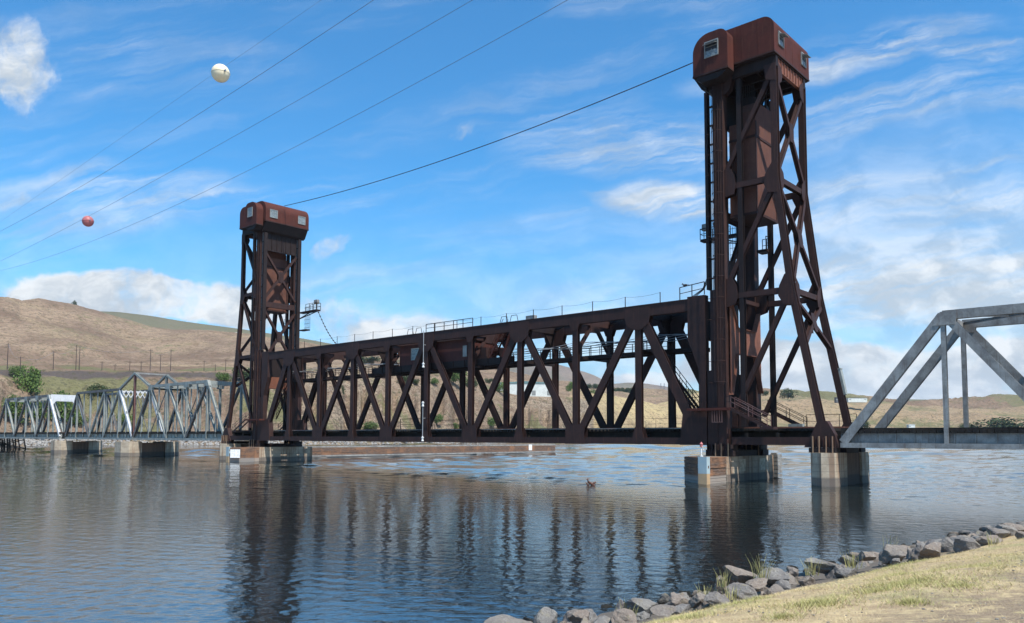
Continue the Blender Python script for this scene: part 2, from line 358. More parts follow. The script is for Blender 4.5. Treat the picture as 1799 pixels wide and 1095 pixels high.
def height(px, D):
    rw = rows(px)
    k = 0
    while k < len(rw)-2 and rw[k+1][0] < D: k += 1
    t = min(1, max(0, (D-rw[k][0])/(rw[k+1][0]-rw[k][0])))
    if k in (6, 5): t = t*t*(3-2*t)*.5+t*.5
    z = rw[k][1]*(1-t)+rw[k+1][1]*t; w = world_at(px, D)
    if k >= 2:
        e = math.sin(math.pi*t)**.5 if k in (4, 5, 6) else 1
        a = {2: .5, 3: 3.0 if px < 520 else 12., 4: 1.2, 5: 2.0, 6: 24.0, 7: 10}.get(k, 0)
        if px > 1000 and k == 5: a = 16
        if px > 1200 and k == 6: a = 34
        if k == 3: e = math.sin(math.pi*t)
        rg = 1-abs(fb(px*.11, D*.02, .35) if k == 3 else fb(w.x, w.y, {3: .024, 2: .1, 4: .05, 5: .006, 6: .0022, 7: .003}.get(k, .01)))*2
        z += a*e*(rg-.45)+((.45 if px < 520 else 1.1) if k in (3, 4) else .1)*fb(w.x, w.y, .12, 4)*e*2
    return z
def hillmesh(name, pxs, Dfun, hfun, attr):
    nr = len(Dfun(0)); vs = []; cs = []
    for px in pxs:
        for D in Dfun(px):
            w = world_at(px, D); z = hfun(px, D); vs.append((w.x, w.y, z)); cs.append(attr(px, D, z, w))
    fs = [(i*nr+j, (i+1)*nr+j, (i+1)*nr+j+1, i*nr+j+1) for i in range(len(pxs)-1) for j in range(nr-1)]
    me = bpy.data.meshes.new(name); me.from_pydata(vs, [], fs)
    ca = me.color_attributes.new('cover', 'FLOAT_COLOR', 'POINT'); ca.data.foreach_set('color', np.array(cs, 'f').ravel())
    me.polygons.foreach_set('use_smooth', [True]*len(me.polygons)); me.update()
    return me
def Dr(px):
    r_ = [a for a, _ in rows(px)]; n_ = [1, 4, 8, 26, 6, 24, 60, 6]; o = []
    for k, n in enumerate(n_): o += [r_[k]+(r_[k+1]-r_[k])*i/n for i in range(n)]
    return o+[r_[-1]]
def cov(px, D, z, w):
    """r = green growth, g = bare rock / earth, b = dark ballast, a = golden grass"""
    rw = rows(px); gr = 0; rk = 0; dk = 0; gd = 0
    n = fb(w.x, w.y, .02, 5); n2 = fb(w.x, w.y, .006, 4)
    if D < rw[3][0]: rk = .9; gr = .5 if n > .12 else .1
    elif D < rw[5][0]:
        if px < 520: gr = .55+1.5*n; rk = .25
        else: rk = .5+.9*n2; gr = .18+.8*n
        if px < 500 and D > rw[4][0]+6: dk = .85; gr *= .3
    elif D < rw[6][0]: gr = .30+1.0*n if px < 900 else .05+.8*n2; gd = .5 if px > 1000 else 0
    else:
        gr = .12+.7*n2 if px < 1200 else .62+.8*n2
    if 1040 < px < 1330 and D > rw[3][0] and D < rw[6][0]+80: gd = .9; gr *= .2; rk *= .3
    if px > 1330 and rw[5][0] < D < rw[6][0]+150: gd = .35; gr = .25+n2
    return [min(1, max(0, q)) for q in (gr, rk, dk, gd)]
def f_hill(q, b):
    a = q.new('ShaderNodeAttribute', attribute_name='cover'); s_ = q.new('ShaderNodeSeparateColor'); q.put(s_.inputs[0], a.outputs['Color'])
    gr, rk, dk = s_.outputs[0], s_.outputs[1], s_.outputs[2]; gd = a.outputs['Alpha']
    p = pos(q); n1 = q.noise(p, .010, 8, .65); n2 = q.noise(p, .07, 7, .7); n3 = q.noise(p, .24, 5, .72); n4 = q.noise(q.mp(p, (1, 1, 5)), .04, 7, .75, 1.5)
    n0 = q.noise(q.mp(p, (1, 1, 2.5)), .0038, 6, .62, .8)
    c = q.mix(q.rng(n1, .34, .62), (.185, .125, .088), (.31, .222, .150))
    c = q.mix(q.m('MULTIPLY', q.rng(n0, .50, .62), .55), c, (.165, .108, .078)); c = q.mix(q.m('MULTIPLY', q.rng(n0, .46, .36), .5), c, (.33, .25, .15))
    c = q.mix(q.m('MULTIPLY', q.rng(n4, .45, .62), .7), c, (.145, .095, .062))
    c = q.mix(gd, c, q.mix(q.rng(n1, .38, .6), (.46, .36, .19), (.36, .265, .15)))
    rc = q.mix(q.rng(n3, .40, .58), (.07, .055, .045), (.43, .34, .25)); rc = q.mix(q.m('MULTIPLY', q.rng(n2, .48, .62), .8), rc, (.26, .185, .12)); rc = q.mix(q.m('MULTIPLY', q.rng(n4, .5, .64), .6), rc, (.11, .085, .07))
    c = q.mix(rk, c, rc)
    f = q.rng(q.m('ADD', gr, q.m('MULTIPLY', q.m('SUBTRACT', n2, .5), 1.7)), .42, .78)
    c = q.mix(q.m('MULTIPLY', f, .85), c, q.mix(q.rng(n3, .35, .65), (.115, .115, .05), (.19, .185, .095)))
    n5 = q.noise(q.mp(p, (1, 1, .5)), .75, 4, .7); c = q.mix(q.m('MULTIPLY', q.rng(n5, .50, .62), q.m('ADD', q.m('MULTIPLY', rk, .75), .25)), c, (.07, .055, .042))
    c = q.mix(dk, c, (.075, .066, .065))
    c = q.mix(q.m('MULTIPLY', q.rng(n3, .53, .60), .75), c, (.07, .065, .038))
    q.put(b.inputs['Base Color'], c); bump(q, b, q.m('ADD', q.m('MULTIPLY', n2, 1.2), q.m('MULTIPLY', n3, .35)), .9, 4.)
M['hill'] = mat('dry_grass_hillside', f_hill, .95, .05)
pxs = list(np.arange(-900, -80, 30))+list(np.arange(-80, 1880, 5))+list(np.arange(1880, 2900, 30))
tag(link('hills', hillmesh('hills', pxs, Dr, height, cov), M['hill'], None, (0, 0, 0)), kind='structure')
def far_hill(name, Y, D, base, amp, sc, cv):
    Ds = [D-900+i*900/16 for i in range(17)]+[D+300, D+900]
    def h(px, d):
        top = zr(Y(px), D); t = (d-(D-900))/900; w = world_at(px, d)
        e = math.sin(math.pi*min(1, max(0, t)))
        s_ = base+(top-base)*(min(1, t)**.8) if t <= 1 else top-(d-D)*.06
        return s_+amp*e*(1-abs(fb(w.x, w.y, sc))*2-.5)
    def cvr(px, d, z, w): n2 = fb(w.x, w.y, .002, 4); return [min(1, max(0, cv[0]+.8*n2)), cv[1], cv[2], cv[3]]
    return tag(link(name, hillmesh(name, list(np.arange(-900, 2900, 12)), lambda p: Ds, h, cvr), M['hill'], None, (0, 0, 0)), kind='structure')
far_hill('far_hills', Y4, 2900, 20, 30, .0016, (1.0, .1, .22, 0))
far_hill('far_mountains', Y5, 5600, 20, 60, .0011, (.25, .3, .25, 0))

# ------------------------------------------------------------------ near bank
SH0 = Vector((105.8, -57.0)); SDIR = Vector((4.6, 32.7)).normalized(); SNRM = Vector((SDIR.y, -SDIR.x))
def bank(t, u_):
    """t metres along the shore, u_ metres inland of the water's edge"""
    p = SH0+SDIR*t+SNRM*u_
    z = float(np.interp(u_, [-14, 0, 5.2, 6.4, 8.4, 11.5, 14, 60], [-5, -.1, 1.25, 1.66, 2.08, 2.5, 2.62, 3.0]))
    z += .07*fb(p.x, p.y, .6, 4)+.10*fb(p.x, p.y, .13, 2)
    if u_ > 12: z = min(z, 2.62)
    return Vector((p.x, p.y, z))
def f_ground(q, b):
    p = pos(q); n1 = q.noise(p, .55, 6, .65); n2 = q.noise(p, 3.5, 8, .7); n3 = q.noise(p, 26, 5, .7)
    x, y, z = q.sep(p)
    un = q.m('ADD', q.m('MULTIPLY', q.m('SUBTRACT', x, SH0.x), SNRM.x), q.m('MULTIPLY', q.m('SUBTRACT', y, SH0.y), SNRM.y))
    c = q.mix(q.rng(n2, .3, .7), (.52, .40, .23), (.33, .24, .145))
    c = q.mix(q.m('MULTIPLY', q.rng(n1, .50, .66), .55), c, (.27, .28, .11))
    dirt = q.mix(q.rng(n3, .35, .68), (.15, .11, .08), (.36, .27, .185))
    edge = q.rng(q.m('ADD', q.m('ADD', un, q.m('MULTIPLY', q.m('SUBTRACT', n1, .5), 6)), q.m('MULTIPLY', q.m('SUBTRACT', n2, .5), 4)), 8.6, 10.8)
    c = q.mix(q.m('MULTIPLY', q.m('MULTIPLY', edge, q.rng(n2, .30, .55)), .95), c, dirt)
    n4 = q.noise(p, 70, 3, .7); c = q.mix(q.m('MULTIPLY', q.rng(n3, .52, .66), .6), c, (.16, .12, .08)); c = q.mix(q.m('MULTIPLY', q.rng(n4, .55, .68), .5), c, (.66, .57, .40))
    c = q.mix(q.rng(z, 1.35, 1.0), c, (.14, .12, .10))
    q.put(b.inputs['Base Color'], c); bump(q, b, q.m('ADD', n2, n3), .8, .035)
M['ground'] = mat('dry_grass_ground', f_ground, .95, .08)
gm = MB(); ts = [-90, -60, -40, -30]+[(-24+i*.5) for i in range(150)]+[55, 65, 80, 110, 160, 240, 400]; us = [-14, -6, -2]+[i*.4 for i in range(40)]+[18, 24, 40, 60, 200, 800]
for t in ts:
    for u_ in us: gm.v.append(tuple(bank(t, u_)))
gm.f = [(i*len(us)+j, (i+1)*len(us)+j, (i+1)*len(us)+j+1, i*len(us)+j+1) for i in range(len(ts)-1) for j in range(len(us)-1)]
tag(obj('ground', gm, M['ground'], org=(0, 0, 0), smooth=True), kind='structure')

# ------------------------------------------------------------------ bridge members shared
WY = 6.546
def rail(mb, pts, h=1.05, r=.025, posts=True, mid=True, step=1.8):
    """hand railing along pts"""
    P = [Vector(p) for p in pts]; up = Vector((0, 0, h))
    for a, b in zip(P[:-1], P[1:]):
        mb.beam(a+up, b+up, r*2, r*2, (0, 0, 1))
        if mid: mb.beam(a+up*.5, b+up*.5, r*1.6, r*1.6, (0, 0, 1))
        n = max(1, round((b-a).length/step))
        for i in range(n+1):
            q = a+(b-a)*i/n; mb.beam(q, q+up*1.01, r*2, r*2, (1, 0, 0))
    return mb
def stair(mb, a, b, width=.8, y=None):
    """open flight of steps from a (top) to b (bottom), width along y"""
    a = Vector(a); b = Vector(b)
    for o in (-width/2, width/2):
        mb.beam(a+Vector((0, o, -.1)), b+Vector((0, o, -.1)), .06, .26)
    n = max(3, int(abs(a.z-b.z)/.24))
    for i in range(n+1):
        q = a+(b-a)*i/n; mb.box(q.x-.13, q.x+.13, q.y-width/2+.035, q.y+width/2-.035, q.z-.03, q.z+.0)
    return mb
def window(parent, c, uax, w, h, nrm, open_=False, bars=(2, 3)):
    """framed window at c, in the plane of uax and z, facing nrm"""
    c = Vector(c); ua = Vector(uax); n = Vector(nrm); up = Vector((0, 0, 1))
    f = MB(); fr = .09
    for s_ in (-1, 1):
        f.beam(c+ua*s_*w/2-up*h/2, c+ua*s_*w/2+up*h/2, .14, fr, n); f.beam(c-ua*(w/2+fr/2)+up*s_*h/2, c+ua*(w/2+fr/2)+up*s_*h/2, .15, fr, n)
    for i in range(1, bars[0]): f.beam(c+ua*(w*i/bars[0]-w/2)-up*h/2, c+ua*(w*i/bars[0]-w/2)+up*(h/2 if not open_ else 0), .06, .05, n)
    for i in range(1, bars[1]): f.beam(c-ua*w/2+up*(h*i/bars[1]-h/2), c+ua*w/2+up*(h*i/bars[1]-h/2), .062, .05, n)
    o = obj('window', f, M['frame'], parent)
    p = MB(); p.beam(c-up*h/2, c+up*(0 if open_ else h/2), .03, w-.05, n) if not open_ else p.beam(c-up*h/2, c-up*h*.08, .03, w-.05, n)
    obj('pane', p, M['pane'], o)
    if open_:
        d = MB(); d.beam(c-up*h*.05, c+up*h*.46, .02, w-.08, n, .0); obj('unlit_opening_panel', d, M['cable'], o)  # black panel stands in for the unlit room behind the open sash
        s2 = MB(); a = c+up*h*.25; t_ = (n*.85-up*.28).normalized()
        s2.beam(a+ua*0+n*.05-t_*.0+up*.12, a+t_*.62+up*.12, w-.1, .04, ua); obj('sash', s2, M['frame'], o)
    return o

# ------------------------------------------------------------------ lift towers
def tower(X0, sg, label, near):
    X = lambda s: X0+sg*s
    T = thing('lift_tower', (X(4), WY/2, 2.4), label, 'bridge tower', 'lift towers of the bridge')
    r = M['rust']; YS = (0, WY)
    for y in YS:
        n = -1 if y == 0 else 1
        c = MB()                                       # front column: box shaft, outer guide plate, ribs
        c.box(min(X(.95), X(1.93)), max(X(.95), X(1.93)), y-.42, y+.42, 2.95, 39.2)
        for s_ in (1.0, 1.22, 1.44, 1.66, 1.88): c.box(X(s_)-.03, X(s_)+.03, y+n*.42-.05, y+n*.42+.05, 19, 38.8)
        c.box(min(X(.95), X(-.08)), max(X(.95), X(-.08)), y-.34, y+.34, 2.95, 10.6)
        c.box(min(X(.95), X(.3)), max(X(.95), X(.3)), y-.30, y+.30, 10.6, 18.4)
        for s_ in (.96, 1.92): c.box(X(s_)-.05, X(s_)+.05, y-.5, y+.5, 2.96, 39.1)
        obj('front_column', c, r, T)
        gd = MB(); gd.box(min(X(-.06), X(.24)), max(X(-.06), X(.24)), y-.30, y+.30, 18.5, 38.2)
        for zz in np.arange(19.6, 38, 1.9): gd.beam((X(.27), y, zz), (X(.9), y, zz), .3, .10)
        obj('span_guide', gd, M['rust_dark'], T)
        rl = MB(); pts = [(7.0, 38.8), (7.0, 28.2), (8.27, 17.6), (10.85, 4.4)]
        for a, b in zip(pts[:-1], pts[1:]): rl.hsec((X(a[0]), y, a[1]), (X(b[0]), y, b[1]), .56, .60, .06)
        obj('rear_leg', rl, r, T)
        gp = MB(); gp.hsec((X(3.5), y, 5.1), (X(3.5), y, 38.6), .42, .46, .05); obj('guide_post', gp, M['rust_dark'], T)
        for zz, s1 in ((28.2, 7.0), (17.58, 8.27)):
            st = MB(); st.hsec((X(1.93), y, zz), (X(s1), y, zz), .46, .54, .05); obj('side_strut', st, r, T)
        for a, b in (((6.5, 37.7), (2.2, 30.0)), ((6.6, 27.2), (2.2, 18.9)), ((7.8, 16.9), (2.5, 6.3))):
            db = MB(); db.hsec((X(a[0]), y, a[1]), (X(b[0]), y, b[1]), .40, .44, .05); obj('side_diagonal', db, r, T)
        gu = MB()
        for pl in ([(1.9, 27.2), (2.95, 27.4), (3.15, 28.2), (3.0, 29.2), (2.7, 29.9), (1.9, 30.0)],
                   [(7.25, 26.7), (6.3, 26.9), (5.95, 27.7), (6.05, 28.6), (6.7, 29.6), (7.25, 29.9)],
                   [(1.9, 16.5), (2.95, 16.8), (3.2, 17.6), (3.05, 18.6), (2.7, 19.2), (1.9, 19.3)],
                   [(8.6, 16.1), (7.6, 16.2), (7.1, 17.1), (7.2, 18.0), (7.7, 19.0), (8.15, 19.2)],
                   [(7.3, 37.3), (6.3, 37.6), (6.1, 39.0), (7.3, 39.0)], [(1.9, 37.2), (2.7, 37.8), (3.0, 39.0), (1.9, 39.0)]):
            gu = MB(); gu.poly([(X(a), y, b) for a, b in pl], (0, -.315, 0), (0, -.28, 0)); gu.poly([(X(a), y, b) for a, b in pl], (0, .28, 0), (0, .315, 0)); obj('gusset_plate', gu, r, T)
        f = MB(); f.poly([(X(a), y, b) for a, b in ((9.2, 3.32), (12.2, 3.32), (11.9, 4.4), (11.25, 5.6), (10.4, 5.6), (9.9, 4.5))], (0, -.36, 0), (0, .36, 0))
        for q in (-1.0, -.5, 0, .5, 1.0): f.box(X(10.9+q)-.03, X(10.9+q)+.03, y-.5, y+.5, 3.0, 4.2)
        ft = obj('foot_shoe', f, r, T)
        for q in (-.85, -.3, .3, .85):
            for yy in (-.58, .58): ab = MB(); ab.tube([(X(10.9+q), y+yy, 2.75), (X(10.9+q), y+yy, 4.3)], .075, 8); obj('anchor_bolt', ab, M['bronze'], ft)
        bs = MB(); bs.box(min(X(-.2), X(2.6)), max(X(-.2), X(2.6)), y-.65, y+.65, 2.38, 2.99)
        for q in (0, .5, 1.0, 1.5, 2.0, 2.4): bs.box(X(q)-.03, X(q)+.03, y-.75, y+.75, 2.40, 3.5)
        b_ = obj('column_shoe', bs, M['rust_dark'], T)
        for q in (.9, 1.5, 2.2):
            for yy in (-.8, .8): ab = MB(); ab.tube([(X(q), y+yy, 2.3), (X(q), y+yy, 3.6)], .07, 8); obj('anchor_bolt', ab, M['bronze'], b_)
        # longitudinal base girder from column to rear foot
        bgm = MB(); bgm.hsec((X(2.3), y, 3.85), (X(10.3), y, 3.85), .5, .72, .06); obj('base_girder', bgm, r, T)
        # top side girder
        tg = MB(); tg.box(min(X(2.2), X(7.3)), max(X(2.2), X(7.3)), y-.22, y+.22, 38.75, 39.72); obj('top_girder', tg, M['rust_dark'], T)
    def cross(s0, z0, s1, z1, yt=(.35, WY-.35), yb=(.35, WY-.35), w=.42, mid=None, mname='x_brace', mt=None):
        """X brace between the two sides in a (possibly raking) plane"""
        mb = MB(); mt = mt or r
        zc = (z0+z1)/2 if mid is None else mid; tcf = (z0-zc)/(z0-z1); sc = s0+(s1-s0)*tcf; yc = WY/2
        a = Vector((X(s1)-X(s0), 0, z1-z0)); nn = a.cross(Vector((0, 1, 0))).normalized()
        for yy in yt: mb.hsec((X(s0), yy, z0), (X(sc), yc, zc), w, .35, .05, nn)
        for yy in yb: mb.hsec((X(s1), yy, z1), (X(sc), yc, zc), w, .35, .05, nn)
        dx = (s1-s0)/(z1-z0)
        pl = [(yc-.5, zc-.4), (yc-.5, zc+.4), (yc-.3, zc+.9), (yc+.3, zc+.9), (yc+.5, zc+.4), (yc+.5, zc-.4), (yc+.3, zc-.9), (yc-.3, zc-.9)]
        for o in (-w/2-.03, w/2+.005):
            mb.poly([(X(sc+(z-zc)*dx), yy, z) for yy, z in pl], nn*o, nn*(o+.025))
        return obj(mname, mb, mt, T)
    cross(7.0, 37.6, 7.0, 29.0); cross(7.08, 27.4, 8.2, 18.4); cross(8.4, 16.6, 9.25, 12.7, mid=14.8)
    cross(.62, 35.0, .62, 27.2, mname='front_x_brace'); cross(.62, 25.2, .62, 16.6, mname='front_x_brace')
    for zz, s1 in ((28.1, 7.0), (17.5, 8.27)):
        st = MB(); st.hsec((X(s1), .3, zz), (X(s1), WY-.3, zz), .46, .5, .05, (1, 0, 0)); obj('rear_strut', st, r, T)
        st = MB(); st.hsec((X(2.28), .42, zz), (X(2.28), WY-.42, zz), .3, .4, .05, (1, 0, 0)) if zz < 20 else st.hsec((X(.62), .42, 26.2), (X(.62), WY-.42, 26.2), .4, .9, .05, (1, 0, 0)); obj('front_strut', st, r, T)
    # gusset wings on the rear face
    for (z, s1, h) in ((28.1, 7.0, 1.3), (17.4, 8.27, 1.3), (38.2, 7.0, 1.1)):
        for y, d in ((.28, 1), (WY-.28, -1)):
            rg = MB(); rg.poly([(X(s1), y, z+h), (X(s1), y+d*.75, z+h*.55), (X(s1), y+d*.95, z), (X(s1), y+d*.75, z-h*.55), (X(s1), y, z-h)], (-sg*-.24, 0, 0), (-sg*-.28, 0, 0)); obj('rear_gusset_plate', rg, M['rust'], T)
    # big portal plates between the front columns
    pt = MB(); e = .0
    pl = [(e, 8.2), (e+1.2, 12.2), (WY-e-1.2, 12.2), (WY-e, 8.6), (WY-e, 17.2), (WY-e-1.35, 14.7), (e+1.35, 14.7), (e, 17.2)]
    pt.poly([(X(2.22), a, b) for a, b in pl], (-.06, 0, 0), (.06, 0, 0))
    for a, b in ((pl[0], pl[1]), (pl[1], pl[2]), (pl[2], pl[3]), (pl[4], pl[5]), (pl[5], pl[6]), (pl[6], pl[7])): pt.beam((X(2.22), a[0], a[1]), (X(2.22), b[0], b[1]), .5, .06, (1, 0, 0))
    obj('portal_plate', pt, M['rust_web'], T)
    fg = MB(); fg.box(min(X(.45), X(.75)), max(X(.45), X(.75)), .42, WY-.42, 35.3, 39.7)
    for yy in (1.4, 2.4, 3.27, 4.1, 5.1): fg.box(X(.42)-.1, X(.42)+.1, yy-.05, yy+.05, 35.4, 39.6)
    obj('front_girder', fg, M['rust_dark'], T)
    bg_ = MB(); bg_.box(min(X(6.85), X(7.15)), max(X(6.85), X(7.15)), .3, WY-.3, 38.55, 39.71)
    for i in range(9): bg_.box(X(7.18)-.07, X(7.18)+.07, .5+i*.69, .56+i*.69, 38.6, 39.7)
    obj('rear_girder', bg_, M['rust_web'], T)
    # soffit
    so_ = MB(); so_.box(min(X(-.9), X(7.25)), max(X(-.9), X(7.25)), -.6, 7.5, 39.73, 39.85)
    for s_ in (.1, 1.7, 3.3, 5.0, 6.3): so_.box(min(X(s_), X(s_+.2)), max(X(s_), X(s_+.2)), .3, WY-.3, 38.9, 39.72)
    for yy in (1.6, 3.2, 4.9): so_.box(min(X(.8), X(6.8)), max(X(.8), X(6.8)), yy, yy+.2, 38.6, 39.72)
    so_.poly([(X(a), -.62, b) for a, b in ((-.92, 39.72), (-.15, 38.45), (.38, 38.2), (.38, 39.72))], (0, 0, 0), (0, 8.1, 0))
    so_.poly([(X(a), -1.9, b) for a, b in ((-.25, 39.13), (.5, 38.5), (2.3, 38.5), (3.3, 39.13))], (0, 0, 0), (0, 1.4, 0))
    obj('soffit_framing', so_, M['rust_dark'], T)
    # machinery house
    def arch(s0, s1, z0, z1, ra, rb, y0, y1, k=8):
        pts = [(s0, z0)]
        for i in range(k+1): q = math.pi-math.pi/2*i/k; pts.append((s0+ra+ra*math.cos(q), z1-ra+ra*math.sin(q)))
        for i in range(k+1): q = math.pi/2-math.pi/2*i/k; pts.append((s1-rb+rb*math.cos(q), z1-rb+rb*math.sin(q)))
        pts.append((s1, z0)); mb = MB(); mb.poly([(X(a), y0, b) for a, b in pts], (0, 0, 0), (0, y1-y0, 0)); return mb
    H = obj('machinery_house', arch(-1.0, 7.38, 39.86, 43.5, 1.7, 1.15, -.72, 7.6), M['rust_red'], T)
    for s_ in (1.0, 2.6, 4.2, 5.8):
        sm_ = MB(); sm_.box(X(s_)-.03, X(s_)+.03, -.735, 7.615, 40.01, 43.515); obj('plate_seam', sm_, M['rust_red'], H)
    for yy in (1.9, 3.5, 5.1):
        sm_ = MB(); sm_.box(min(X(-1.015), X(7.395)), max(X(-1.015), X(7.395)), yy-.03, yy+.03, 40.01, 41.75); obj('plate_seam', sm_, M['rust_red'], H)
    lp = MB(); lp.box(min(X(-1.03), X(7.41)), max(X(-1.03), X(7.41)), -.76, 7.64, 39.84, 40.0); obj('house_sill', lp, M['rust'], H)
    cb = arch(-.3, 3.35, 39.18, 43.2, 1.7, .95, -2.0, -.76); CB = obj('sheave_cab', cb, M['rust_red'], T)
    lp = MB(); lp.box(min(X(-.33), X(3.38)), max(X(-.33), X(3.38)), -2.04, -.76, 39.14, 39.30); obj('cab_sill', lp, M['rust'], CB)
    window(CB, (X(1.7), -2.03, 41.5), (1, 0, 0), 1.35, 1.5, (0, -1, 0), near)
    for yy in (.75, 6.15):
        window(H, (X(-1.03), yy, 41.3), (0, 1, 0), 1.35, 1.3, (-sg, 0, 0))
        window(H, (X(7.41), yy, 41.5), (0, 1, 0), 1.1, 1.2, (sg, 0, 0), near)
    # caged ladder on the near face of the column
    ld = MB(); s0 = 1.45; yb = -.62
    for q in (-.24, .24): ld.tube([(X(s0+q), yb, 7.0), (X(s0+q), yb, 39)], .03, 5)
    for i in range(80): ld.beam((X(s0-.24), yb, 7.3+i*.4), (X(s0+.24), yb, 7.3+i*.4), .03, .03)
    obj('ladder', ld, M['rust'], T)
    cg = MB()
    for zz in np.arange(9.4, 38.6, 2.03):
        cg.tube([(X(s0)+.52*math.cos(q)*1.0, yb-.05-.5*abs(math.sin(q)), zz) for q in [math.pi*i/8 for i in range(9)]], .035, 5)
        cg.tube([(X(.3)+.25*math.cos(q), -.35-.3*abs(math.sin(q)), zz) for q in [math.pi*i/6 for i in range(7)]], .03, 5)
    for q in (20, 55, 90, 125, 160): cg.tube([(X(s0)+.52*math.cos(R(q)), yb-.05-.5*math.sin(R(q)), 9.4) , (X(s0)+.52*math.cos(R(q)), yb-.05-.5*math.sin(R(q)), 38.6)], .018, 4)
    obj('ladder_cage', cg, M['rust'], T)
    # hoisting ropes from span to house
    for y in YS:
        rp = MB()
        for q in (.42, .58, .74): rp.tube([(X(q), y+(-.12 if round(q*10) % 2 else .12), 18), (X(q), y+(-.12 if q*10 % 2 else .12), 39)], .022, 4)
        obj('hoist_rope', rp, M['galv'], T)
    # landings, stairs and walkways at the foot
    for y in (-.95, WY+.95):
        d = -1 if y < 0 else 1
        la = MB(); la.box(min(X(-1.75), X(2.75)), max(X(-1.75), X(2.75)), y-.5, y+.45, 6.72, 6.95); LA = obj('landing', la, M['rust_red'] if d < 0 else r, T)
        ra_ = MB(); rail(ra_, [(X(2.75), y-d*-.4, 6.95), (X(2.3), y-d*-.4, 6.95)]); rail(ra_, [(X(-1.7), y+d*.4, 6.95), (X(-.3), y+d*.4, 6.95)])
        obj('railing', ra_, M['rust_dark'], LA)
        st = MB(); stair(st, (X(2.85), y, 6.9), (X(6.3), y, 5.15), .85); SR = obj('stair', st, r, T)
        hr = MB()
        for o in (-.42, .42):
            for hh in (1.0, .55): hr.beam((X(2.8), y+o, 6.95+hh), (X(6.3), y+o, 5.15+hh), .05, .05)
            for q in (0, .5, 1): hr.beam((X(2.8+3.5*q), y+o, 6.95-1.8*q), (X(2.8+3.5*q), y+o, 7.95-1.8*q), .05, .05, (1, 0, 0))
        obj('railing', hr, M['grey_rust'] if d < 0 else M['rust_dark'], SR)
        wk = MB(); wk.box(min(X(5.9), X(11)), max(X(5.9), X(11)), y-.45, y+.45, 4.98, 5.12) if d > 0 else wk.box(min(X(5.6), X(6.9)), max(X(5.6), X(6.9)), y-.45, y+.45, 4.9, 5.12)
        WK = obj('walkway', wk, r, T); rr = MB()
        if d > 0: rail(rr, [(X(6.2), y+.45, 5.12), (X(11), y+.45, 5.12)], 1.3)
        else: rail(rr, [(X(5.7), y-.42, 5.12), (X(6.9), y-.42, 5.12)])
        obj('railing', rr, M['rust_dark'], WK)
        if d < 0:
            hk = MB()
            for q in range(5): hk.beam((X(.9+q*.25), -1.38, 5.6), (X(.9+q*.25), -1.38, 6.7), .04, .04)
            hk.beam((X(.85), -1.38, 5.6), (X(1.95), -1.38, 5.6), .05, .05); obj('ladder_foot', hk, M['grey_rust'], T)
    # platform with caged ladder on the upstream column
    pf = MB(); pf.box(min(X(-4.6), X(.4)), max(X(-4.6), X(.4)), 7.0, 7.9, 25.35, 25.6); pf.box(min(X(-1.6), X(.3)), max(X(-1.6), X(.3)), 7.0, 7.9, 22.3, 22.5)
    for s_ in (-4.3, -2.2): pf.beam((X(s_), 7.4, 25.3), (X(.9), 7.0, 24.3), .1, .12)
    PF = obj('platform', pf, M['rust_dark'], T); pr = MB()
    for y in (7.02, 7.88): rail(pr, [(X(-4.6), y, 25.6), (X(-1.5), y, 25.6)], 1.15, .03, step=1.0)
    rail(pr, [(X(-4.6), 7.02, 25.6), (X(-4.6), 7.88, 25.6)], 1.15, .03)
    for q in range(6): pr.tube([(X(-1.55+q*.3), 7.88, 22.4), (X(-1.55+q*.3), 7.88, 26.6)], .025, 4)
    for zz in np.arange(22.9, 26.6, .7): pr.beam((X(-1.6), 7.88, zz), (X(.2), 7.88, zz), .04, .04)
    obj('railing', pr, M['rust_dark'], PF)
    cb2 = MB(); cb2.box(min(X(-4.5), X(-3.6)), max(X(-4.5), X(-3.6)), 7.2, 7.7, 26.6, 27.3); cb2.beam((X(-4.05), 7.45, 25.6), (X(-4.05), 7.45, 26.6), .08, .08, (1, 0, 0)); obj('signal_box', cb2, M['grey_dirty'], PF)
    # mid platform behind the counterweight
    mp_ = MB(); mp_.box(min(X(2.3), X(3.4)), max(X(2.3), X(3.4)), 5.9, 7.2, 22.9, 23.15); MPo = obj('platform', mp_, M['rust_dark'], T)
    q_ = MB(); rail(q_, [(X(3.3), 5.9, 23.15), (X(3.3), 7.1, 23.15), (X(2.4), 7.1, 23.15)], 1.3, .03, step=.5); obj('railing', q_, M['rust_dark'], MPo)
    # deck girders and track within the tower
    dk = MB()
    for y in (1.9, WY-1.9): dk.box(min(X(-.1), X(11.7)), max(X(-.1), X(11.7)), y-.2, y+.2, 3.75, 4.78)
    for s_ in (.9, 3.5, 6.5, 9.5): dk.box(X(s_)-.15, X(s_)+.15, .3, WY-.3, 3.6, 4.6)
    obj('deck_girder', dk, M['black'], T)
    tk = MB(); n_ = 23
    for i in range(n_): tk.box(X(.1+i*.5)-.22, X(.1+i*.5)+.22, .35, WY-.35, 4.79, 5.02)
    TK = obj('track_ties', tk, M['black'], T)
    rl2 = MB()
    for y in (WY/2-.75, WY/2+.75): rl2.box(min(X(-.1), X(11.7)), max(X(-.1), X(11.7)), y-.035, y+.035, 5.02, 5.18)
    obj('rail', rl2, M['rust_web'], TK)
    # cabinet on the far rear leg
    if near:
        cbn = MB(); cbn.beam((X(10.42), WY+.05, 8.2), (X(9.95), WY+.05, 10.6), .5, .42); cbn.beam((X(9.95), WY+.05, 10.61), (X(9.93), WY+.05, 10.7), .6, .5)
        obj('electrical_cabinet', cbn, M['grey'], T)
        lc = MB(); lc.box(X(5.2), X(6.6), WY-.6, WY-.1, 5.05, 5.5); obj('relay_box', lc, M['grey'], T)
